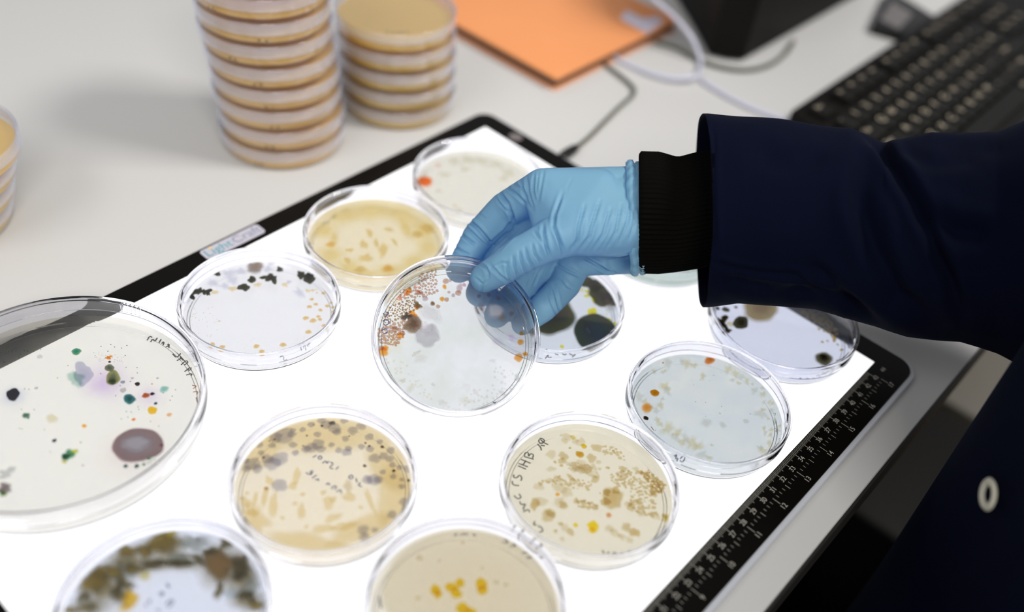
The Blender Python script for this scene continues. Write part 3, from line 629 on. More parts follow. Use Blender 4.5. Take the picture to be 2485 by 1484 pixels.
dH.ink(ZH, [[(770, 505), (805, 490)], [(815, 510), (830, 490), (850, 505), (835, 525), (815, 512)], [(850, 555), (880, 530), (885, 560), (905, 535)], [(915, 545), (945, 555), (905, 590), (940, 600)], [(960, 605), (985, 580)],
    [(1065, 665), (1090, 645), (1105, 670), (1080, 685), (1065, 665)], [(1125, 675), (1135, 710)], [(1175, 745), (1140, 735), (1165, 710)],
    [(715, 630), (750, 650), (780, 620), (750, 615), (760, 650)], [(765, 675), (805, 650)], [(790, 690), (825, 680), (815, 700)], [(880, 730), (900, 710), (910, 735)], [(925, 765), (945, 735), (970, 745), (950, 770)], [(965, 790), (1000, 765), (1005, 800)]], M_ink, .06, z=.58)

# --- I: the large dish
dI = Dish('petri_dish', 'extra large petri dish with teal, orange and purple colonies at the left edge', (29.82, 38.75, 0), agar_mat('agar_large_cream', (244, 242, 230), .62), R=7.25, H=1.95, ha=.6, group=GP)
halo = colony_mat((222, 200, 228), (240, 234, 232), .95, .55, .05)
dI.colonies(ZI, [(640, 560, 230, halo, .85), (600, 600, 150, halo), (880, 660, 130, halo), (780, 980, 260, colony_mat((235, 212, 205), (240, 232, 225), .95, .5, .05)), (80, 660, 110, colony_mat((190, 200, 225), (235, 236, 235), .95, .7, .05))], 'pigment_halo', .1, .004)
teal = colony_mat((10, 140, 120), (120, 180, 120), .18, 1, .5)
tdk = colony_mat((28, 52, 62), (60, 130, 120), .25, 1, .6)
blk = colony_mat((30, 24, 28), (38, 34, 44), .12, 1, .8)
olv = colony_mat((80, 100, 70), (140, 145, 100), .15, 1, .6)
gr = colony_mat((30, 130, 80), (90, 180, 120), .35, .95, .5)
dI.colonies(ZI, [(452, 400, 30, teal, .75), (78, 652, 44, blk, .85, -.3), (648, 497, 30, olv, .8), (668, 555, 44, colony_mat((110, 118, 80), (170, 178, 90), .12, 1, .55), 1.05), (665, 575, 32, colony_mat((60, 110, 75), (130, 145, 80), .3, 1, .5), .7), (765, 680, 40, colony_mat((20, 80, 85), (60, 150, 140), .2, 1, .55), .8), (770, 676, 13, colony_mat((190, 215, 205), None, .3, 1, .5)), (862, 658, 24, colony_mat((190, 90, 20), (210, 125, 50), .25, 1, .5)), (900, 648, 14, blk), (812, 590, 17, blk, .7), (970, 622, 30, colony_mat((120, 190, 170), (170, 215, 200), .3, .9, .4)), (900, 746, 33, colony_mat((245, 190, 0), (240, 200, 60), .2, 1, .35), .75), (1000, 772, 18, colony_mat((240, 180, 110), None, .4, .9, .3)), (790, 800, 13, org), (498, 838, 15, colony_mat((245, 180, 0), None, .2, 1, .3), .8), (643, 435, 22, colony_mat((240, 150, 20), None, .2, 1, .4), .5, 0, .5), (648, 460, 9, blk), (155, 777, 24, colony_mat((70, 120, 90), (110, 150, 120), .3, 1, .5)), (168, 790, 9, teal), (322, 924, 18, colony_mat((45, 35, 60), None, .3, 1, .6), .6, -.4), (308, 795, 42, colony_mat((232, 222, 180), (236, 230, 205), .4, .9, .4), .8), (728, 627, 20, colony_mat((200, 198, 185), (190, 190, 175), .2, .9, .5)), (726, 579, 14, colony_mat((150, 175, 170), (110, 130, 130), .2, .9, .5)), (236, 430, 20, colony_mat((220, 215, 210), None, .4, .9, .4)), (920, 705, 12, tdk), (743, 1075, 15, tdk), (808, 1075, 18, colony_mat((30, 100, 80), None, .3, 1, .5), .7, -.6), (850, 1065, 12, gr), (880, 1030, 14, gr), (955, 952, 14, colony_mat((180, 100, 80), None, .5, .9, .5)), (215, 614, 12, grey), (782, 556, 10, grey), (930, 556, 9, grey), (898, 590, 6, org), (640, 432, 8, yel), (478, 935, 7, grey), (490, 1070, 8, grey)], 'colony', .12, .05)
dI.colonies(ZI, [(410, 1010, 46, gr, .6, -.5, .4), (440, 990, 22, colony_mat((200, 205, 70), None, .3, 1, .4)), (380, 1050, 18, colony_mat((215, 205, 70), None, .3, 1, .4), .5), (385, 1020, 26, colony_mat((20, 110, 70), None, .3, 1, .5)), (405, 1015, 14, brn), (490, 530, 62, colony_mat((175, 175, 195), (190, 190, 205), .12, .8, .5), 1.1, .4, .25), (450, 560, 55, colony_mat((165, 205, 180), (190, 215, 200), .3, .85, .4), .9, 0, .3), (40, 1115, 60, colony_mat((205, 205, 198), None, .3, .9, .5), .5, -.3, .5), (30, 1205, 48, colony_mat((140, 125, 120), (160, 150, 140), .3, 1, .6), .7), (20, 1235, 30, colony_mat((70, 125, 30), (120, 150, 70), .3, 1, .5), .6)], 'colony', .3, .05)
dI.colonies(ZI, [(815, 950, 165, colony_mat((160, 150, 148), (150, 122, 118), .1, 1, .7), .62, -.12, .06)], 'mould_colony', .08, .05)
dI.colonies(ZI, [(805, 945, 110, colony_mat((228, 226, 222), (205, 200, 196), .5, .95, .85), .58, -.12)], 'mould_colony', .12, .13)
tl = [(597, 368), (655, 357), (677, 372), (718, 378), (750, 363), (638, 397), (740, 422), (745, 492), (810, 494), (812, 525), (1037, 625), (1018, 662), (1005, 686), (966, 643), (746, 753), (775, 756), (717, 796), (756, 786), (820, 741), (817, 726), (938, 838), (890, 810), (128, 740), (203, 741), (115, 852), (130, 856), (147, 618), (172, 622), (340, 554), (402, 482), (240, 386), (165, 397), (145, 394), (122, 417), (112, 432), (30, 461), (20, 460), (298, 992), (263, 860), (684, 660), (596, 529), (710, 600), (770, 575), (870, 1050)]
dI.specks([(x / 2.433, 690 + y / 2.433, 1.6) for x, y in tl], colony_mat((20, 80, 85), None, .2, 1, .6))
dI.specks(scatter(zp(ZI, [(550, 400), (620, 405), (740, 430), (740, 470), (620, 460), (550, 450)]), 45, .6, 1.2, 21, 1), tdk)
dI.specks(scatter(zp(ZI, [(0, 390), (60, 370), (105, 365), (100, 400), (0, 425)]), 26, 1, 2, 22, 1), tdk)
dI.specks([(46 / 2.433, 690 + 377 / 2.433, 2), (46 / 2.433, 690 + 402 / 2.433, 1.6), (199 / 2.433, 690 + 395 / 2.433, 2.2)], yel)
dI.specks(scatter(zp(ZI, [(830, 1030), (950, 980), (930, 1030), (840, 1080)]), 14, 1.5, 3.5, 23, .9), gr)
dI.ink(ZI, [[(870, 335), (885, 310), (900, 320)], [(890, 345), (905, 325), (915, 345), (930, 320)], [(940, 350), (955, 325)], [(955, 355), (970, 340), (965, 365)], [(980, 375), (1005, 365), (990, 350), (1000, 380)],
    [(1020, 415), (1045, 440), (1070, 410)], [(1045, 455), (1075, 440), (1060, 430), (1085, 455)], [(1070, 480), (1105, 450), (1110, 470), (1090, 480)], [(1090, 520), (1130, 490), (1125, 515), (1105, 505)], [(1100, 540), (1135, 530), (1130, 545)]], M_ink_black, .08)
dI.ink(ZI, [[(1135, 600), (1165, 605), (1140, 620)], [(1140, 640), (1170, 635), (1165, 655)], [(1160, 670), (1165, 700)]], M_ink_orange, .06)
# moulded ribs inside the big lid's rim
def rib_mesh():
    items = []
    for px in (700, 735, 765, 795, 828):
        L, _ = dI.local(px / 2.433, 690 + 110 / 2.433, dI.H)
        a = math.atan2(L[1], L[0])
        r = dI.R - .16
        M = basis((math.cos(a), math.sin(a), 0), (-math.sin(a), math.cos(a), 0), (0, 0, 1), (r * .01 * math.cos(a), r * .01 * math.sin(a), 0.0115))
        items.append((prism(rect(-.05, -.03, .05, .03), 0, .62, conv=lambda p: Vector(p) * .01), M))
    return join_transformed(items)
link('lid_ribs', rib_mesh(), PL, dI.lid)

# --- J: olive and ochre mould ring, front left
J_ag = agar_mat('agar_blue_white', (228, 232, 240), .6)
dJ = Dish('petri_dish', 'petri dish with a broad ring of olive and ochre mould, bottom left', (16.54, 41.40, 0), J_ag, group=GP, ha=.6)
oc = colony_mat((158, 140, 72), (140, 130, 82), .5, 1, .6)
ocd = colony_mat((112, 104, 72), (128, 122, 90), .5, 1, .65)
gg = colony_mat((150, 158, 152), (175, 185, 185), .5, .85, .6)
ocs = colony_mat((140, 128, 85), (170, 165, 130), .7, .9, .6)
dJ.colonies(ZJ, [(1300, 430, 300, ocs, .7), (900, 560, 280, ocs, .9), (650, 820, 300, ocs, 1.1, .3), (1150, 600, 260, ocs, .4), (1450, 580, 280, ocs, .4), (1850, 600, 330, ocs, .9), (2080, 700, 240, ocs, 1.3), (2150, 980, 220, ocs, .7), (480, 1050, 250, ocs, .6)], 'mould_growth', .12, .03)
dJ.colonies(ZJ, [(1600, 380, 180, gg, .7), (1450, 550, 170, gg, .5), (2160, 850, 130, gg, 1.3), (1980, 900, 100, colony_mat((175, 190, 200), None, .6, .7, .5)), (900, 640, 200, gg, .6), (500, 1040, 120, gg, .5)], 'grey_growth', .3, .03)
dJ.colonies(ZJ, [(1260, 380, 210, oc, .75, 0, .3), (1330, 300, 90, colony_mat((200, 185, 75), (175, 165, 90), .4, 1, .6), .6), (900, 470, 120, oc, .7, 0, .3), (1080, 470, 110, oc, .8), (560, 790, 170, oc, 1.1, .5, .3), (620, 690, 110, oc, .9), (760, 690, 110, oc, .9), (960, 660, 110, oc, .6), (860, 800, 130, ocd, .7, .6, .3), (800, 900, 120, ocd, .9, .8), (1180, 600, 170, ocd, .35, 0, .3), (1430, 600, 190, ocd, .28, 0, .2), (1640, 560, 110, ocd, .5, .6),
    (1850, 600, 200, colony_mat((170, 140, 95), (140, 122, 82), .3, 1, .7), .85), (1760, 480, 120, ocd, .5), (2080, 620, 130, ocd, 1.2, .2, .3), (1930, 380, 80, ocd, 1.4, .5, .4), (1850, 880, 60, ocd, 1.8, .3, .3), (2050, 720, 90, ocd, .9), (2130, 930, 110, ocd, .6, .3, .4), (2240, 1030, 120, oc, .5), (450, 940, 80, ocd), (300, 1080, 110, oc, .4)], 'mould_colony', .3, .14)
dJ.colonies(ZJ, [(920, 960, 95, colony_mat((225, 185, 55), (215, 185, 90), .3, 1, .5), 1.3, .2), (1080, 720, 90, colony_mat((205, 195, 120), (215, 212, 170), .6, .9, .4), .8), (870, 1060, 70, colony_mat((225, 200, 110), None, .5, .9, .4)), (2045, 520, 30, colony_mat((220, 180, 165), None, .5, .8, .5)), (1630, 345, 30, colony_mat((170, 140, 150), None, .5, .8, .5))], 'colony', .15, .1)
dJ.ink(ZJ, [[(1310, 790), (1320, 840), (1340, 820)], [(1225, 910), (1260, 880), (1275, 910), (1240, 925)], [(1120, 960), (1135, 1000)], [(1300, 1020), (1345, 960), (1385, 985), (1320, 1045)], [(1200, 1070), (1240, 1080)], [(1080, 1010), (1100, 1030)]], M_ink, .07, z=.62)

# --- K: beige lawn with bright yellow colonies
K_ag = agar_mat('agar_beige', (246, 240, 220), .45)
dK = Dish('petri_dish', 'petri dish of beige lawn with a few bright yellow blots, bottom centre', (7.65, 31.88, 0), K_ag, group=GP, ha=.6)
lawn = colony_mat((229, 217, 184), (231, 220, 190), .05, .9, .45)
dK.colonies(ZK, [(1290, 1000, 1090, lawn, .78, .12, .05)], 'bacterial_lawn', h=.006)
dK.colonies(ZK, [(660, 590, 40, lawn), (890, 625, 22, colony_mat((218, 200, 165), None, .5, .8, .3)), (1160, 415, 30, colony_mat((225, 205, 170), None, .6, .7, .3)), (640, 1060, 40, colony_mat((222, 205, 150), None, .6, .7, .3)), (1550, 875, 35, colony_mat((222, 207, 160), None, .6, .7, .3)), (1660, 905, 35, colony_mat((222, 207, 160), None, .6, .7, .3)), (1385, 715, 25, colony_mat((222, 205, 165), None, .6, .6, .3))], 'colony', .15, .01)
bye = colony_mat((240, 205, 0), (242, 208, 20), .12, 1, .35)
dK.colonies(ZK, [(845, 965, 62, bye, 1.1, 0, .12), (870, 1015, 56, bye), (1025, 935, 76, bye, .75, .2, .12), (1085, 1000, 70, bye, .95, .3, .12), (1128, 882, 60, bye), (1375, 895, 74, bye, .95, 0, .1), (1388, 965, 66, bye, .9), (1160, 1180, 88, bye, .8, 0, .12), (1250, 1215, 72, bye, .7)], 'yellow_colony', .1, .08)
dK.ink(ZK, [[(1055, 320), (1080, 345), (1085, 310)], [(1120, 325), (1220, 310)], [(1270, 300), (1310, 350), (1300, 310)], [(1620, 400), (1660, 420), (1700, 370)], [(1650, 345), (1700, 380)], [(1710, 455), (1760, 440), (1800, 425), (1750, 400)], [(1850, 540), (1900, 500), (1930, 520)], [(1900, 600), (1940, 570), (1985, 575), (1950, 545)], [(190, 1040), (215, 1180)]], M_ink, .09)

# --- held dish
HT = math.radians(23)
hn = math.cos(HT) * (-CF) + math.sin(HT) * (.406 * CR + .914 * CU); hn /= np.linalg.norm(hn)
hx = CR - hn * (CR @ hn); hx /= np.linalg.norm(hx); hy = np.cross(hn, hx)
HDEP = 52.95; HH = 1.5
h_front = atd(1109.5, 806, HDEP)
h_o = h_front - hn * HH
D_ag = agar_mat('agar_frosted', (230, 234, 226), .5, ((240, 242, 240), 45, .5))
dD = Dish('petri_dish', 'petri dish held up by the gloved hand, orange and brown colonies at upper left', h_o, D_ag, ex=hx, ey=hy, ez=hn, H=HH, ha=.5)
co_t = colony_mat((205, 160, 110), (195, 180, 180), .25, .95, .4)
co_l = colony_mat((190, 165, 160), (205, 195, 200), .35, .85, .4)
co_o = colony_mat((240, 160, 55), (240, 190, 120), .3, 1, .35)
ha_ = colony_mat((255, 225, 185), (245, 240, 235), .9, .6, .15)
dD.colonies(ZD, [(330, 560, 260, colony_mat((250, 235, 215), (240, 238, 236), .9, .6, .2), 1.4, 0), (250, 780, 130, ha_), (200, 860, 60, ha_)], 'pale_growth', .1, .004)
dD.colonies(ZD, [(405, 650, 82, colony_mat((105, 80, 55), (170, 150, 125), .22, 1, .7), .95), (350, 590, 48, colony_mat((100, 85, 75), (140, 120, 105), .4, 1, .6), .8, 0, .5), (440, 500, 48, colony_mat((130, 100, 60), (170, 150, 120), .4, 1, .5), .6, .3, .4), (520, 745, 105, colony_mat((205, 205, 205), (190, 190, 190), .25, .8, .6)), (515, 690, 75, colony_mat((232, 232, 232), (225, 225, 225), .6, .9, .6)), (540, 560, 110, colony_mat((236, 236, 236), (225, 225, 222), .6, .8, .6), .7, .6)], 'mould_colony', .2, .1)
dD.colonies(ZD, [(1060, 545, 78, whf)], 'white_mould', .1, .2)
dD.colonies(ZD, [(635, 448, 24, co_o), (672, 452, 22, co_t), (560, 484, 22, colony_mat((140, 110, 70), (190, 170, 140), .25, 1, .5)), (603, 507, 20, co_t), (500, 445, 28, co_l), (395, 560, 30, co_o), (432, 520, 20, co_o), (420, 580, 22, co_o), (1247, 917, 40, colony_mat((220, 155, 60), (225, 180, 120), .25, 1, .4)), (1300, 887, 24, co_o), (1262, 793, 30, co_o), (1270, 722, 22, co_o), (1190, 565, 26, co_l), (665, 305, 28, co_t), (655, 350, 25, co_o, .7, 1), (700, 300, 18, co_l), (775, 360, 30, co_l, 1.5, .3), (765, 400, 28, co_t), (725, 418, 20, co_l), (812, 335, 20, colony_mat((205, 160, 175), None, .4, .9, .4)), (930, 425, 22, co_l), (1010, 415, 22, co_l), (1085, 440, 24, co_l), (950, 510, 40, colony_mat((190, 165, 160), None, .6, .6, .4)), (1110, 590, 50, colony_mat((205, 165, 130), None, .7, .7, .4)), (690, 393, 16, co_l), (1185, 745, 30, colony_mat((235, 190, 215), None, .5, .7, .3), .6), (1200, 770, 40, colony_mat((215, 205, 230), None, .7, .7, .3), .6), (1080, 790, 55, colony_mat((225, 222, 225), None, .5, .7, .4), .7),
    (165, 870, 45, co_o), (180, 840, 30, co_o), (150, 840, 25, co_t), (365, 380, 30, co_o, .9, 0, .3), (360, 400, 24, co_o), (450, 395, 30, co_t, .9, 0, .3), (300, 740, 28, co_o), (260, 690, 30, co_t), (320, 720, 24, co_t), (350, 640, 22, co_t)], 'colony', .1, .06)
dD.specks(scatter(zp(ZD, [(440, 240), (590, 210), (600, 380), (520, 430), (380, 440), (300, 460), (280, 420), (330, 370), (440, 350)]), 80, 2.8, 6.0, 31, .8), co_t, n=14)
dD.specks(scatter(zp(ZD, [(300, 470), (420, 450), (420, 560), (320, 600), (230, 640), (160, 640), (200, 520)]), 80, 2.2, 5, 32, .8), colony_mat((165, 130, 95), (190, 165, 140), .3, 1, .5), n=14)
dD.specks(scatter(zp(ZD, [(110, 680), (330, 620), (340, 740), (270, 820), (130, 800)]), 65, 3.4, 7.2, 33, .65), co_t, n=14)
dD.specks(scatter(zp(ZD, [(180, 450), (300, 350), (360, 270), (480, 180), (440, 260), (300, 430), (140, 640), (130, 560)]), 60, 2.5, 5, 34, .8), colony_mat((238, 215, 175), None, .4, .8, .3), n=12)
dD.specks(scatter(zp(ZD, [(170, 900), (350, 960), (600, 1300), (800, 1340), (560, 1260), (300, 1130)]), 40, 2, 6, 35, .8), colony_mat((232, 228, 205), None, .6, .7, .5), n=12)
dD.specks(scatter(zp(ZD, [(1000, 960), (1250, 1040), (1180, 1200), (1000, 1330), (700, 1340), (850, 1200), (1080, 1120)]), 60, 2, 7, 36, .8), colony_mat((220, 220, 212), (232, 233, 228), .6, .7, .5), n=12)
dD.colonies(ZD, [(430, 880, 40, colony_mat((240, 236, 220), None, .3, .9, .7), .4, -.6), (320, 1100, 30, colony_mat((242, 238, 215), None, .4, .9, .7), .6), (460, 920, 75, colony_mat((222, 222, 212), None, .7, .6, .5), .6), (385, 1160, 70, colony_mat((222, 222, 200), None, .8, .7, .5), .4, -.7), (820, 1260, 70, colony_mat((225, 225, 205), None, .8, .7, .5), .6), (640, 1275, 40, colony_mat((236, 236, 226), None, .6, .8, .6), .7), (1120, 1200, 60, colony_mat((222, 222, 212), None, .7, .7, .5), .4, .8), (1240, 1080, 50, colony_mat((225, 228, 218), None, .5, .8, .6), .4, 1.1), (830, 1155, 40, colony_mat((232, 234, 232), None, .5, .6, .5)), (900, 1190, 30, colony_mat((225, 225, 215), None, .5, .8, .5)), (563, 1130, 18, colony_mat((215, 215, 210), None, .5, .7, .5)), (993, 1228, 16, colony_mat((212, 212, 208), None, .5, .7, .5)), (1040, 940, 40, colony_mat((215, 218, 216), None, .6, .6, .5), .5)], 'colony', .3, .03)
dD.ink(ZD, [[(165, 560), (185, 590), (215, 555), (180, 550)], [(160, 620), (200, 610), (215, 640), (180, 660), (165, 640)], [(150, 700), (190, 680), (200, 715), (165, 725)], [(1040, 1270), (1065, 1280), (1050, 1305), (1080, 1300)], [(985, 1320), (1010, 1305), (1020, 1325), (1035, 1300)]], M_ink, .05, z=.55)
dD.ink(ZD, [[(275, 440), (290, 420), (312, 430), (305, 455), (280, 455), (275, 440)], [(330, 425), (350, 405)], [(420, 330), (415, 355), (450, 350)], [(420, 370), (465, 400)], [(350, 380), (330, 420)]], M_ink_orange, .05, z=.55)

# ------------------------------------------------------------------ stacked dishes
def stack_agar(rgb, clear): return agar_mat('agar_stack', rgb, clear)
AG_S = principled('agar_golden', srgb(252, 212, 112), .35, .5, trans=(srgb(255, 220, 120), .45))
AG_P = principled('agar_golden_deep', srgb(248, 214, 92), .35, .5, trans=(srgb(252, 216, 100), .45))
b0, l0, a0 = lathe(base_profile(4.37, 1.58), 96), lathe(lid_profile(4.5, 1.595, .86), 96), lathe(agar_profile(4.27, .66), 64)
def make_stack_dish():
    r = thing('petri_dish', 'x', 'petri dish')
    link('dish_base', b0, PLB, r); link('agar', a0, AG_S, r); link('lid', l0, PLT, r)
    return r
proto = make_stack_dish(); used = [False]
M_mark = principled('soft_black_marker', (.05, .06, .05, 1), .6)
def place_stack(x, y, n, offs, mat, words, grp):
    for k in range(n):
        if not used[0]: r = proto; used[0] = True
        else:
            r = proto.copy(); C.objects.link(r)
            for ch in proto.children:
                if ch.name.split('.')[0] == 'writing_marks': continue
                c = ch.copy(); c.parent = r; C.objects.link(c)
        for ch in r.children:
            if ch.name.startswith('agar'):
                if ch.data.users > 1: ch.data = ch.data.copy()
                ch.data.materials.clear(); ch.data.materials.append(mat)
        dx, dy = offs[k]
        r.location = W((x + dx, y + dy, TZ + .002 + 1.6 * k)); r.rotation_euler = (0, 0, random.uniform(0, 6))
        r['label'] = words[k]; r['group'] = grp
        yield r
shv = lambda px: (-CR[0] * px / 34, -CR[1] * px / 34)     # a sideways slip of a dish
ordn = ['bottom', 'second from bottom', 'third from bottom', 'fourth from bottom', 'fifth from bottom', 'sixth from bottom', 'seventh from bottom', 'eighth from bottom', 'topmost visible']
S1 = list(place_stack(44.23, 13.46, 9, [shv(0), shv(-1), shv(7), shv(9), shv(16), shv(24), shv(27), shv(30), shv(30)], AG_S, ['clear petri dish with golden agar, %s in the tall stack' % o for o in ordn], 'tall stack of petri dishes behind the pad'))
S2 = list(place_stack(42.76, 3.48, 5, [shv(0), shv(3), shv(5), shv(9), shv(12)], AG_P, ['petri dish of deep yellow agar, %s in the short stack by the notebook' % o for o in ['bottom', 'second from bottom', 'middle', 'fourth from bottom', 'top']], 'short stack of petri dishes beside the notebook'))
P3 = at(-150, 532, TZ)
S3 = list(place_stack(P3[0], P3[1], 4, [shv(0), shv(-16), shv(-32), shv(-52)], AG_P, ['petri dish of yellow agar, %s in the stack at the left edge' % o for o in ['bottom', 'second from bottom', 'third from bottom', 'top']], 'stack of petri dishes at the left edge'))
# scribbles on the dishes of the stacks
def scribble(r, a0_, z, n=3, seed=0, top=False):
    rnd = random.Random(seed); bm = bmesh.new(); base_a = a0_ - r.rotation_euler[2]
    for i in range(n):
        a = base_a + (i - n / 2) * .09
        R_ = 4.0 if top else 4.385
        prev = None
        for k in range(6):
            aa = a + rnd.uniform(-.02, .03) + k * .004; zz = (z + rnd.uniform(-.16, .16)); rr = R_ + (rnd.uniform(-.25, .25) if top else 0)
            p = Vector((rr * math.cos(aa), rr * math.sin(aa), z if top else zz)) * .01
            q = bm.verts.new(p), bm.verts.new(p + (Vector((.0005, .0003, 0)) if top else Vector((0, 0, .0006))))
            if prev: bm.faces.new([prev[0], q[0], q[1], prev[1]])
            prev = q
    me = bpy.data.meshes.new('marks'); bm.to_mesh(me); bm.free()
    link('handwriting', me, M_mark, r)
cam_a = math.atan2(.80, -.597)
for i, r in enumerate(S1): scribble(r, cam_a + [-.1, .1, .25, .2, .1, -.2, .3, -.45, .0][i], .35, 2, i)
scribble(S2[4], cam_a + .25, 1.505, 5, 40, True); scribble(S3[3], cam_a + 1.1, 1.505, 5, 41, True); scribble(S3[2], cam_a + .9, .7, 3, 42); scribble(S3[1], cam_a + .8, .5, 3, 43)

# ------------------------------------------------------------------ notebook
nb = thing('notebook', 'closed orange notebook with dark page block and pale label near its corner', 'notebook', W((45, -15, TZ)))
nbp = rect(35.9, -25.2, 58, -7.75)
child_world('back_cover', prism(nbp, TZ, TZ + .18, rnd=.2), M_orange, nb)
child_world('page_block', prism(rect(36.1, -25.0, 57.8, -7.95), TZ + .18, TZ + .95), M_pages, nb)
child_world('front_cover', prism(nbp, TZ + .95, TZ + 1.2, bevel=.06, rnd=.2), M_orange, nb)
a_, b_ = at(1512, 40, TZ + 1.2), at(1590, 70, TZ + 1.2)
child_world('paper_label', prism([tuple(at(*p, TZ + 1.2)[:2]) for p in ((1505, 45), (1520, 25), (1560, 45), (1595, 40), (1612, 52), (1570, 82))], TZ + 1.202, TZ + 1.22), M_lilac, nb)

# ------------------------------------------------------------------ black equipment box
bx = thing('equipment_box', 'tall matte black equipment box standing behind the notebook and cables', 'equipment box', W((37, -36, TZ)))
child_world('housing', prism([(28.5, -50), (28.6, -25.4), (29.6, -24.4), (31.2, -23.6), (34.5, -26.4), (44, -34), (44, -50)], TZ + .35, TZ + 17, bevel=.4), M_black_matte, bx)
child_world('foot', prism([(29.2, -49), (29.3, -26), (31.2, -24.6), (34.5, -27.2), (43, -34.4), (43, -49)], TZ, TZ + .35), M_black, bx)

# small black box with grey top by the keyboard
dv = thing('small_black_case', 'small black case with a mottled grey panel, behind the keyboard', 'case', W((24, -47, TZ)))
dvp = [tuple(at(*p, TZ)[:2]) for p in ((2108, 82), (2150, -8), (2262, 62), (2205, 110))]
child_world('case_body', prism(dvp, TZ, TZ + 1.0, bevel=.15, rnd=.5), M_black, dv)
child_world('grey_panel', prism([tuple(at(*p, TZ + 1.0)[:2]) for p in ((2135, 48), (2165, 5), (2215, 35), (2180, 72))], TZ + 1.0, TZ + 1.05), principled('mottled_grey', (.15, .14, .14, 1), .6, var=(300, .6)), dv)

# ------------------------------------------------------------------ cables
def cable(name, pts, r, mat, label, zoff=None):
    P = [at(px, py, z) if not isinstance(z, tuple) else atd(px, py, z[0]) for px, py, z in pts]
    o = link(name, tube(P, r), mat); tag(o, label, 'cable'); return o
zc = TZ + .22
uc = thing('pad_cable', 'olive grey cable from the pad edge bending toward the notebook', 'cable', W(at(1380, 372, TZ)))
child_world('cord', tube([at(1384, 366, TZ + .35), at(1400, 356, TZ + .3), at(1432, 330, zc), at(1470, 292, zc), at(1508, 255, zc), at(1533, 233, zc), at(1538, 215, zc), at(1520, 196, zc), at(1490, 172, zc), at(1460, 150, zc)], .16), M_greycable, uc)
child_world('plug', tube([at(1362, 385, TZ + .45), at(1374, 374, TZ + .4), at(1392, 362, TZ + .38), at(1402, 355, TZ + .32)], [.42, .42, .36, .2]), M_black, uc)
cable('white_cable', [(1560, -40, 4), (1585, -5, 3.5), (1640, 45, 2.2), (1680, 95, 1.0), (1698, 140, -.3), (1700, 162, zc + .1), (1690, 184, zc + .35), (1640, 190, zc + .25), (1580, 178, zc + .1), (1530, 158, zc), (1490, 138, zc)], .2, M_whitecable, 'white cable looping from behind the notebook and under its corner')
cable('white_cable', [(1700, 192, zc), (1740, 218, zc), (1790, 246, zc), (1850, 272, zc), (1930, 300, zc), (2000, 325, zc)], .2, M_whitecable, 'faint white cable running on the table toward the blue sleeve')
cable('grey_cable', [(1590, 100, zc), (1640, 115, zc), (1700, 146, zc), (1750, 163, zc), (1810, 170, zc), (1865, 158, zc), (1905, 130, zc), (1925, 100, zc)], .2, M_greycable, 'olive grey cable curling round the foot of the black box')

# ------------------------------------------------------------------ keyboard
KX1, KX0, KY0, KY1 = 20.3, 6.4, -18.7, -63.0
kb = thing('keyboard', 'black computer keyboard lying behind the blue sleeve', 'keyboard', W((13.5, -40, TZ)))
child_world('keyboard_case', prism(rect(KX0, KY1, KX1, KY0), TZ, TZ + 1.7, bevel=.3, rnd=.5), M_black_matte, kb)
ktop = TZ + 1.7
def key_mesh(w, d):
    bm = bmesh.new()
    pr = [(1, 0), (.93, .28), (.8, .5), (.74, .52)]
    L = []
    for s_, z in pr:
        hx_, hy_ = d / 2 * (1 - (1 - s_) * .75 / max(d, 1)), w / 2 * (1 - (1 - s_) * .75 / max(w, 1))
        L.append([bm.verts.new(Vector((sx * hx_, sy * hy_, z)) * .01) for sx, sy in ((-1, -1), (1, -1), (1, 1), (-1, 1))])
    for a, b in zip(L[:-1], L[1:]):
        for k in range(4): bm.faces.new([a[k], a[(k + 1) % 4], b[(k + 1) % 4], b[k]])
    bm.faces.new(L[-1]); bmesh.ops.recalc_face_normals(bm, faces=bm.faces)
    me = bpy.data.meshes.new('key'); bm.to_mesh(me); bm.free(); return me
M_key = principled('black_key', (.006, .0055, .0045, 1), .5, .2)
M_leg = principled('pale_key_print', (.5, .43, .31, 1), .6)
rows = [
 (18.35, [(1, 'Esc')] + [(-1, '')] + [(1, 'F%d' % i) for i in range(1, 5)] + [(-.5, '')] + [(1, 'F%d' % i) for i in range(5, 9)] + [(-.5, '')] + [(1, 'F%d' % i) for i in range(9, 13)] + [(-.3, '')] + [(1, 'Ps'), (1, 'Sl'), (1, 'Pb')]),
 (15.9, [(1, c) for c in '`1234567890-='] + [(2, '<-'), (-.3, ''), (1, 'In'), (1, 'Hm'), (1, 'Pu')]),
 (14.0, [(1.5, 'Tab')] + [(1, c) for c in 'QWERTYUIOP[]'] + [(1.5, '#'), (-.3, ''), (1, 'De'), (1, 'En'), (1, 'Pd')]),
 (12.1, [(1.75, 'Caps')] + [(1, c) for c in "ASDFGHJKL;'"] + [(2.25, 'Enter')]),
 (10.2, [(2.25, 'Shift')] + [(1, c) for c in 'ZXCVBNM,./'] + [(2.75, 'Shift'), (-1.3, ''), (1, '^')]),
 (8.3, [(1.25, 'Ctrl'), (1.25, 'Win'), (1.25, 'Alt'), (6.25, ''), (1.25, 'Alt'), (1.25, 'Fn'), (1.25, 'Ctrl')])]
kc = {}
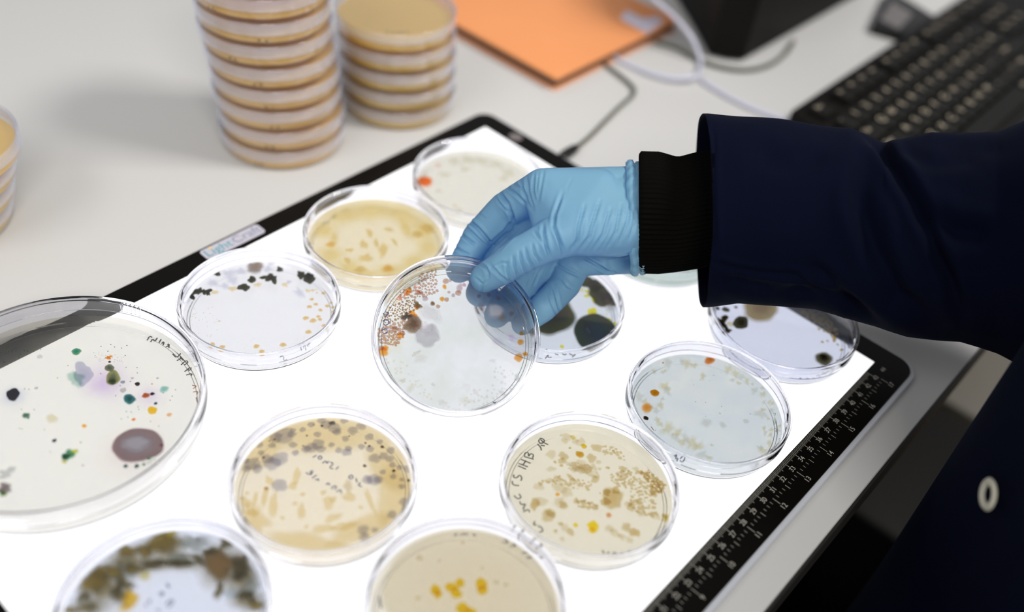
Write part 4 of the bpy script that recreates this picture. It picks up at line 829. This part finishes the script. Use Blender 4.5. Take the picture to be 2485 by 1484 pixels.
for rx, keys in rows:
    y = KY0 - .75
    for wd, ch in keys:
        if wd < 0: y += wd * 1.9; continue
        w = wd * 1.9
        if wd not in kc: kc[wd] = key_mesh(w - .12, 1.75)
        k = link('key', kc[wd], M_key, kb); k.location = W((rx, y - w / 2, ktop)) - kb.location
        if ch:
            t = link('key_legend', text_mesh(ch, .95 if len(ch) == 1 else .6), M_leg, k)
            t.matrix_local = basis((0, -1, 0), (1, 0, 0), (0, 0, 1), Vector((.35, (w / 2 - .62) if len(ch) == 1 else (w / 2 - .85), .53)) * .01)
        y -= w

# ------------------------------------------------------------------ stool and cabinet below the table edge
def floor_lathe(prof, n=48): return lathe(prof, n)
def below(nm, label, cat, x0, y0, x1, y1, top, mb, mf, ndr):
    t = thing(nm, label, cat, W(((x0 + x1) / 2, (y0 + y1) / 2, -75.8)))
    child_world(nm.split('_')[-1] + '_body', prism(rect(x0, y0, x1, y1), -75.8, top, bevel=.6, rnd=.8), mb, t)
    h = (top + 75.8 - 4) / ndr
    for i in range(ndr):
        z = -75.8 + 2 + h * i
        f_ = child_world('front_panel', prism(rect(x0 - .8, y0 + 1, x0, y1 - 1), z + .5, z + h - .5), mf, t)
        hd = link('handle', prism(rect(x0 - 1.8, (y0 + y1) / 2 - 3, x0 - .8, (y0 + y1) / 2 + 3), z + h - 4, z + h - 3), M_black, f_)
        hd.matrix_parent_inverse = Matrix.Identity(4)
below('computer_tower', 'black computer tower on the floor in the dark past the table edge', 'computer tower', -5, -31, 18, -13, -28, M_black_matte, M_black_matte, 1)
below('drawer_unit', 'grey drawer unit on the floor past the table edge, beyond the black tower', 'drawer unit', -7, -66, 22, -35, -30, M_greymetal, M_greymetal, 3)
below('waste_bin', 'black bin on the floor in the dark by the bottom edge', 'bin', -1, -5, 20, 14, -38, M_black_matte, M_black_matte, 1)

# ------------------------------------------------------------------ the person
person = thing('person', 'person in navy lab coat and blue glove holding a dish over the pad', 'person', Vector((-.2, .05, 0)))
def pchild(name, me, mat, parent=None):
    o = link(name, me, mat, parent or person); o.matrix_parent_inverse = Matrix.Translation(-person.location) if parent is None else Matrix.Identity(4)
    return o

# glove ---------------------------------------------------------------
def plane_hit(px, py, off):
    """centre seen at a pixel, lying off cm from the held dish's outer faces (+ in front, - behind)"""
    p0 = h_o + hn * (HH + off if off > 0 else off)
    d = ray(px, py); return CC + d * (((p0 - CC) @ hn) / (d @ hn))
def sphere_pts(c, r, n=14):
    out_ = []
    for i in range(n + 1):
        th = PI * i / n
        for k in range(n * 2):
            ph = PI * k / n; out_.append(c + r * np.array([math.sin(th) * math.cos(ph), math.sin(th) * math.sin(ph), math.cos(th)]))
    return out_
def hull(bm, balls):
    vs = [bm.verts.new(W(p)) for c, r in balls for p in sphere_pts(np.array(c), r)]
    r = bmesh.ops.convex_hull(bm, input=vs)
    junk = [g for g in r['geom_interior'] if isinstance(g, bmesh.types.BMVert)] + [g for g in r['geom_unused'] if isinstance(g, bmesh.types.BMVert)]
    bmesh.ops.delete(bm, geom=list(set(junk)), context='VERTS')
J = lambda px, py, d: atd(px, py, d)
th_tip = (plane_hit(1176, 674, .87), .80)
th_pad = (J(1222, 648, 52.9), .92)
th_ip = (J(1262, 620, 52.7), 1.0)
th_mid = (J(1325, 588, 52.6), 1.08)
th_mcp = (J(1385, 560, 52.9), 1.32)
th_cmc = (J(1500, 555, 54.0), 1.55)
ix_mcp = (J(1318, 458, 54.6), 1.15)
ix_pip = (J(1226, 508, 56.4), 1.0)
ix_dip = (J(1160, 574, 57.2), .90)
ix_tip = (plane_hit(1114, 655, -.85), .78)
md_mcp = (J(1325, 500, 56.2), 1.2)
md_pip = (J(1245, 575, 58.0), .98)
md_dip = (J(1196, 650, 57.9), .90)
md_tip = (plane_hit(1163, 712, -.87), .80)
rg_mcp = (J(1350, 560, 57.3), 1.15)
rg_pip = (J(1302, 662, 57.8), .92)
rg_dip = (J(1246, 722, 56.9), .84)
rg_tip = (plane_hit(1205, 765, -.81), .74)
pk_mcp = (J(1400, 620, 57.4), 1.08)
pk_pip = (J(1372, 690, 57.0), .90)
pk_dip = (J(1318, 746, 56.2), .82)
pk_tip = (plane_hit(1268, 786, -.80), .66)
wr_top = (J(1548, 466, 55.6), 1.48)
wr_bot = (J(1552, 608, 57.2), 1.3)
wr_front = (J(1550, 545, 54.4), 1.5)
bm = bmesh.new()
for ch in ([th_cmc, th_mcp, th_mid, th_ip, th_pad, th_tip], [ix_mcp, ix_pip, ix_dip, ix_tip], [md_mcp, md_pip, md_dip, md_tip], [rg_mcp, rg_pip, rg_dip, rg_tip], [pk_mcp, pk_pip, pk_dip, pk_tip]):
    for a, b in zip(ch[:-1], ch[1:]): hull(bm, [a, b])
hull(bm, [wr_top, wr_bot, (J(1318, 460, 54.9), 1.2), md_mcp, rg_mcp, pk_mcp])
hull(bm, [wr_front, wr_top, th_cmc, th_mcp])
hull(bm, [(J(1330, 455, 54.5), 1.1), th_mcp, (J(1450, 465, 54.6), 1.3), th_cmc])
hull(bm, [(J(1345, 500, 54.5), .75), (J(1330, 560, 53.4), .8), th_mcp, ix_mcp])
hull(bm, [(J(1415, 634, 56.9), .85), (J(1545, 624, 57.0), .95), pk_mcp])
me = bpy.data.meshes.new('glove_raw'); bm.to_mesh(me); bm.free()
tmp = bpy.data.objects.new('tmp', me); C.objects.link(tmp)
md = tmp.modifiers.new('r', 'REMESH'); md.mode = 'VOXEL'; md.voxel_size = .00085; md.use_smooth_shade = True
sm = tmp.modifiers.new('s', 'SMOOTH'); sm.factor = .5; sm.iterations = 7
dg = bpy.context.evaluated_depsgraph_get(); dg.update()
gme = bpy.data.meshes.new_from_object(tmp.evaluated_get(dg))
bpy.data.objects.remove(tmp)
def wrinkle(me, lines, noise_amp=0., front=True, nscale=2.):
    """press creases into a mesh along traced lines; lines: (zoom-free pixel points, width px, depth cm)"""
    n = len(me.vertices); co = np.empty(n * 3); me.vertices.foreach_get('co', co); co = co.reshape(-1, 3)
    no = np.empty(n * 3); me.vertices.foreach_get('normal', no); no = no.reshape(-1, 3)
    Pc = (co - np.array([0, 0, Z0])) * 100
    px = pix(Pc); view = CC - Pc; view /= np.linalg.norm(view, axis=1)[:, None]
    fac = np.clip(((no * view).sum(1) + .05) / .3, 0, 1) if front else np.ones(n)
    disp = np.zeros(n)
    for pts, w, dep in lines:
        P = np.array(pts, float); lo = P.min(0) - 4 * w; hi = P.max(0) + 4 * w
        idx = np.where((px[:, 0] > lo[0]) & (px[:, 0] < hi[0]) & (px[:, 1] > lo[1]) & (px[:, 1] < hi[1]))[0]
        if not len(idx): continue
        q = px[idx]; best = np.full(len(idx), 1e9); bt_ = np.zeros(len(idx)); tot = 0
        seg = np.linalg.norm(np.diff(P, axis=0), axis=1); cum = np.concatenate([[0], np.cumsum(seg)])
        for i in range(len(P) - 1):
            d = P[i + 1] - P[i]; t = np.clip(((q - P[i]) @ d) / (d @ d), 0, 1); dd = np.linalg.norm(q - P[i] - t[:, None] * d, axis=1)
            u = dd < best; best[u] = dd[u]; bt_[u] = (cum[i] + t[u] * seg[i]) / cum[-1]
        env = np.clip(np.minimum(bt_, 1 - bt_) * 5 + .15, 0, 1)
        disp[idx] += -1.35 * dep * env * (np.exp(-(best / w) ** 2) - .45 * np.exp(-((best - 1.9 * w) / (1.1 * w)) ** 2))
    disp *= fac
    if noise_amp:
        for i in range(n): disp[i] += noise_amp * noise.noise(Vector(Pc[i] * nscale))
    co += no * (disp * .01)[:, None]
    me.vertices.foreach_set('co', co.ravel()); me.update()
Z5 = lambda pts: [(1080 + x / 3.227, 360 + y / 3.227) for x, y in pts]
glove_lines = [(Z5(p), w, d) for p, w, d in [
    ([(775, 165), (750, 300), (728, 430)], 3.0, .05), ([(700, 190), (690, 330), (715, 430)], 2.6, .05), ([(735, 180), (722, 300), (722, 410)], 2.2, .04), ([(640, 215), (655, 340), (700, 490)], 3.0, .06), ([(590, 250), (630, 380), (690, 500)], 3.2, .06),
    ([(425, 345), (490, 430), (528, 530), (545, 600)], 4.2, .15), ([(480, 300), (560, 360), (640, 440)], 3.2, .09), ([(530, 268), (610, 320), (655, 400)], 3.0, .07), ([(400, 380), (440, 440), (520, 520)], 2.6, .06),
    ([(175, 555), (250, 620), (370, 755)], 4.2, .14), ([(150, 600), (220, 670), (330, 770)], 2.8, .06), ([(240, 490), (320, 550)], 2.4, .04), ([(112, 655), (170, 705), (235, 755)], 3.4, .10), ([(60, 755), (130, 805), (200, 840)], 3.4, .08), ([(530, 560), (470, 650), (350, 750)], 4, .1),
    ([(820, 850), (792, 760), (772, 660), (768, 590)], 3.8, .13), ([(925, 850), (915, 770), (885, 690), (850, 610), (860, 520), (925, 330)], 3.8, .12), ([(975, 810), (1035, 720), (1050, 600), (1095, 430)], 3.6, .10), ([(1050, 800), (1130, 690), (1155, 600), (1215, 400)], 3.4, .09),
    ([(860, 640), (900, 740), (905, 800)], 2.6, .07), ([(1160, 790), (1240, 670), (1300, 460)], 3.4, .08), ([(1260, 790), (1340, 650), (1380, 430)], 3.2, .075), ([(1360, 750), (1430, 570), (1460, 370)], 3.2, .07), ([(1440, 720), (1480, 600), (1480, 480)], 3.0, .06),
    ([(760, 900), (705, 830), (680, 740)], 3.0, .08), ([(700, 940), (650, 860), (625, 770)], 3.0, .08), ([(640, 980), (600, 890), (580, 800)], 3.0, .08), ([(575, 1015), (545, 920), (530, 840)], 3.0, .08), ([(515, 1050), (490, 960), (480, 880)], 3.0, .07), ([(800, 800), (740, 700), (690, 640)], 2.8, .05),
    ([(265, 900), (320, 935), (340, 985), (335, 1030)], 3.2, .08), ([(290, 1140), (290, 1060), (230, 1010)], 2.8, .07), ([(330, 1035), (290, 1060)], 2.6, .05), ([(350, 910), (430, 1000), (520, 1055)], 3.2, .08), ([(350, 920), (440, 890), (500, 900)], 2.6, .05),
    ([(860, 900), (960, 960), (1060, 1005)], 3.4, .08), ([(1085, 850), (1170, 900), (1300, 975)], 3.6, .12), ([(1200, 930), (1320, 975), (1400, 990)], 2.8, .07), ([(1240, 860), (1400, 840), (1500, 800)], 2.6, .06),
    ([(840, 1060), (870, 1150), (900, 1290)], 3.2, .07), ([(800, 1080), (830, 1200), (880, 1320)], 2.8, .06), ([(900, 1000), (960, 1080), (1000, 1100)], 2.8, .05), ([(700, 940), (660, 1040), (640, 1090)], 2.8, .06), ([(760, 920), (720, 1010), (690, 1080)], 2.6, .05),
    ([(560, 620), (450, 700), (350, 790)], 3.0, .06), ([(600, 620), (480, 740), (420, 800)], 2.6, .05), ([(1000, 220), (960, 300), (930, 420)], 2.6, .02), ([(1350, 990), (1290, 930), (1260, 880)], 2.6, .05)]]
wrinkle(gme, glove_lines, .012, nscale=1.3)
for p in gme.polygons: p.use_smooth = True
M_glove = principled('blue_nitrile', (.235, .47, .575, 1), .5, .4, bump=(2600, .12, .0002), trans=((.05, .45, 1, 1), .37))
gme.materials.clear()
glove = pchild('nitrile_glove', gme, M_glove)
glove['label'] = 'light blue disposable glove'

# loft along the arm -----------------------------------------------------
def ring_pts(px, top, bot, dep, hd, n, skew=0., fn=None, sq=2.0):
    """cross section of sleeve or cuff: silhouette top and bottom in pixels at depth dep, half depth hd cm, skew in px from near to far side"""
    out_ = []
    for k in range(n):
        a = 2 * PI * k / n
        ca, sa = math.cos(a), math.sin(a)
        cs = math.copysign(abs(ca) ** (2 / sq), ca); sn = math.copysign(abs(sa) ** (2 / sq), sa)
        f = fn(a) if fn else 1.
        y = (top + bot) / 2 - (bot - top) / 2 * cs * f
        out_.append(atd(px + skew * sn, y, dep - hd * sn * f))
    return out_
def loft(rings, closed_ends=False, name='loft', flip=False):
    n = len(rings[0]); V = [W(p) for r in rings for p in r]; F = []
    for i in range(len(rings) - 1):
        for k in range(n):
            q = [i * n + k, i * n + (k + 1) % n, (i + 1) * n + (k + 1) % n, (i + 1) * n + k]; F.append(q[::-1] if flip else q)
    return mesh_from(V, F, name)
def interp(tab, x):
    xs = [t[0] for t in tab]; return [float(np.interp(x, xs, [t[i] for t in tab])) for i in range(1, len(tab[0]))]
# glove's gathered rim
rr = []
nr = 220
for j, (px, k_, dd) in enumerate([(1524, .99, 0), (1530, 1.04, 0), (1536, 1.06, 0), (1542, 1.04, 0), (1546, .99, 0), (1550, 1.02, 0), (1555, 1.03, 0), (1562, 1.0, 0), (1566, .9, 0)]):
    c0, hh = 529, 134 * k_
    ring = []
    for k in range(nr):
        a = 2 * PI * k / nr
        w = 1 + .012 * math.sin(23 * a + j * .7) + .014 * noise.noise(Vector((math.cos(a) * 5, math.sin(a) * 5, j * .8)))
        y = c0 - hh * math.cos(a) * w
        px2 = px + 6 * noise.noise(Vector((math.cos(a) * 1.5, math.sin(a) * 1.5, 3.))) + (y - 529) * .04
        ring.append(atd(px2, y, 55.7 - 2.75 * k_ * math.sin(a) * w))
    rr.append(ring)
rim = pchild('glove_rim', loft(rr), M_glove); rim.parent = glove; rim.matrix_parent_inverse = Matrix.Identity(4)

# rib knit cuff
cuff_tab = [(1550, 374, 657, 55.6, 3.05), (1556, 368, 662, 55.6, 3.15), (1600, 369, 663, 55.6, 3.2), (1645, 382, 658, 55.6, 3.1), (1690, 370, 651, 55.5, 3.2), (1730, 366, 640, 55.5, 3.3), (1860, 372, 640, 55.3, 3.3)]
rings = []
nc = 720
ribf = lambda a: 1 + .012 * math.cos(72 * a)
xs = [1553, 1550, 1551] + list(np.linspace(1556, 1860, 30))
for i, x in enumerate(xs):
    t_, b_2, d_, h_ = interp(cuff_tab, x); k_ = [.93, .965, .99][i] if i < 3 else 1
    m_ = (t_ + b_2) / 2
    rings.append(ring_pts(x, m_ - (m_ - t_) * k_, m_ + (b_2 - m_) * k_, d_, h_ * k_, nc, 0, ribf))
cuff = pchild('rib_cuff', loft(rings), M_rib)
cuff['label'] = 'black ribbed knit cuff'

# sleeve
slv_tab = [(1722, 275, 745, 55.2, 4.9), (1790, 283, 735, 55.2, 5.1), (1900, 293, 744, 55.1, 5.3), (1980, 302, 752, 55.0, 5.4), (2060, 312, 771, 54.8, 5.5), (2105, 330, 788, 54.7, 5.5), (2145, 346, 800, 54.5, 5.5),
           (2200, 332, 814, 54.2, 5.6), (2260, 321, 822, 54, 5.7), (2330, 324, 828, 53.7, 5.9), (2420, 320, 858, 53.2, 6.2), (2485, 290, 890, 52.6, 6.5), (2560, 250, 930, 52, 6.8), (2700, 200, 990, 51, 7)]
ns = 240
rings = []
# lining first (inside the opening), then out over the hem
for x, k_ in [(1860, .93), (1800, .94), (1760, .95), (1735, .965)]:
    t_, b_2, d_, h_ = interp(slv_tab, max(x, 1722)); m_ = (t_ + b_2) / 2
    rings.append(ring_pts(x, m_ - (m_ - t_) * k_, m_ + (b_2 - m_) * k_, d_, h_ * k_, ns, 10, sq=2.15))
def slf(x):
    def f(a):
        return 1 + .012 * noise.noise(Vector((math.cos(a) * 1.3 + x * .006, math.sin(a) * 1.3, x * .004)))
    return f
for x, k_ in [(1709, .975), (1706, .99)]:
    t_, b_2, d_, h_ = interp(slv_tab, 1722); m_ = (t_ + b_2) / 2
    rings.append(ring_pts(x, m_ - (m_ - t_) * k_, m_ + (b_2 - m_) * k_, d_, h_ * k_, ns, 21, sq=2.15))
for x in list(np.linspace(1708, 2560, 150)) + [2600, 2650, 2700]:
    t_, b_2, d_, h_ = interp(slv_tab, max(x, 1722))
    sk = 21 * max(0, 1 - (x - 1708) / 200)
    rings.append(ring_pts(x, t_, b_2, d_, h_, ns, sk, slf(x), sq=2.1))
sme = loft(rings)
ZS = lambda pts: [(1500 + x / 2.355, 250 + y / 2.355) for x, y in pts]
slines = [(ZS([(540, 905), (640, 935), (800, 965), (1020, 985), (1120, 1040), (1260, 1110)]), 7, .12), (ZS([(1400, 160), (1500, 240), (1600, 400), (1700, 560), (1800, 800), (1900, 1000), (1960, 1200)]), 16, .45),
          (ZS([(1380, 350), (1400, 600), (1480, 850), (1600, 1100), (1800, 1250)]), 26, .4), (ZS([(1700, 600), (1900, 720), (2150, 760)]), 26, .35), (ZS([(900, 1080), (1100, 1070), (1280, 1120), (1500, 1240)]), 14, .22),
          (ZS([(600, 1000), (760, 1040), (900, 1060)]), 14, .16), (ZS([(1100, 920), (1250, 1050), (1400, 1180)]), 16, .2), (ZS([(800, 300), (1000, 360), (1200, 300)]), 26, .12), (ZS([(1560, 250), (1800, 330), (2100, 320)]), 24, .2), (ZS([(1650, 200), (1900, 240), (2200, 260)]), 20, .12),
          (ZS([(540, 120), (535, 400), (545, 700), (545, 900)]), 7, .10)]
wrinkle(sme, slines, .10, nscale=.35)
sleeve = pchild('coat_sleeve', sme, M_navy)

# coat body: a standing torso just past the table edge
TX, TY = -20.6, 4.6
nt_ = 160; rings = []
for z in list(np.linspace(-72, 62, 90)):
    s_ = float(np.interp(z, [-72, -40, -10, 20, 45, 56, 62], [1.12, 1.05, 1.0, 1.0, 1.02, .8, .35]))
    ring = []
    for k in range(nt_):
        a = 2 * PI * k / nt_
        f = 1 + .05 * noise.noise(Vector((math.cos(a) * 2.6, math.sin(a) * 2.6, z * .02))) + .015 * math.sin(a * 9 + z * .03)
        ring.append(np.array([TX + 16.2 * s_ * f * math.cos(a) * .985, TY + 14.5 * s_ * f * math.sin(a), z]))
    rings.append(ring)
coat = pchild('lab_coat', loft(rings, flip=False), M_navy)
# the upper arm leaving the picture, joining forearm sleeve to the shoulder
ub = tube([atd(2640, 590, 51.3), atd(2760, 560, 50.5), np.array([-14, -6, 22.]), np.array([-19, -4, 40.]), np.array([-20, 0, 52.])], [6.6, 7.2, 7.4, 7.6, 8.2], n=48)
ua = pchild('upper_sleeve', ub, M_navy)
# snap fastener ring on the coat
P = None
d_ = ray(2407, 1200)
for s_ in np.linspace(35, 60, 2500):
    q = CC + d_ * s_
    if ((q[0] - TX) / 15.95) ** 2 + ((q[1] - TY) / 14.5) ** 2 < 1.02: P = q; break
if P is None: P = CC + d_ * 46
n_ = np.array([(P[0] - TX) / 16 ** 2, (P[1] - TY) / 14.5 ** 2, 0]); n_ /= np.linalg.norm(n_)
tx_ = np.cross([0, 0, 1.], n_); 
snap = link('snap_fastener', lathe([(.40, 0), (.74, 0), (.78, .06), (.72, .14), (.6, .18), (.46, .14), (.38, .06)], 48), principled('pale_enamel_ring', (.55, .52, .42, 1), .3, .5), person)
snap.matrix_world = basis(tx_, (0, 0, 1), n_, W(P + n_ * .12)); 
snap.parent = coat; snap.matrix_parent_inverse = Matrix.Identity(4)
bpy.context.view_layer.update()
snap.matrix_local = basis(tx_, (0, 0, 1), n_, W(P + n_ * .12))

# ------------------------------------------------------------------ light
w = bpy.data.worlds.new('room_light'); scene.world = w; w.use_nodes = True
bg = w.node_tree.nodes['Background']; bg.inputs[0].default_value = (.95, .96, 1, 1); bg.inputs[1].default_value = .36
def area(name, loc, target, sx, sy, power, col=(1, 1, 1)):
    l = bpy.data.lights.new(name, 'AREA'); l.shape = 'RECTANGLE'; l.size = sx; l.size_y = sy; l.energy = power; l.color = col
    o = bpy.data.objects.new(name, l); C.objects.link(o); o.location = loc
    o.rotation_euler = (Vector(target) - Vector(loc)).to_track_quat('-Z', 'Y').to_euler(); return o
area('ceiling_or_fill_light', (-.7, -.75, 2.5), (.3, .1, .75), .6, .45, 34, (1, .97, .93))
area('ceiling_or_fill_light', (-1.3, 1.2, 2.5), (.1, .25, .75), 1.0, .6, 32, (1, .96, .9))  # fill lamp added to brighten the table strip right of the pad
area('ceiling_or_fill_light', (.3, 1.7, 2.55), (.2, .1, .75), 1.2, .6, 14, (1, .99, .98))

# ------------------------------------------------------------------ camera
cam = bpy.data.cameras.new('camera'); co_ = bpy.data.objects.new('camera', cam); C.objects.link(co_)
cam.sensor_width = 36; cam.lens = FPX / 2485 * 36; cam.clip_start = .01; cam.clip_end = 50
co_.matrix_world = basis(CR, CU, -CF, W(CC))
cam.dof.use_dof = True; cam.dof.focus_distance = .543; cam.dof.aperture_fstop = 2.35
scene.camera = co_

scene.view_settings.view_transform = 'Standard'; scene.view_settings.look = 'None'
scene.view_settings.gamma = 1; scene.view_settings.exposure = 0.0
cy = scene.cycles
cy.max_bounces = 24; cy.transmission_bounces = 20; cy.transparent_max_bounces = 48; cy.diffuse_bounces = 4; cy.glossy_bounces = 6
cy.use_denoising = True; cy.sample_clamp_indirect = 6; cy.caustics_refractive = True; cy.caustics_reflective = False
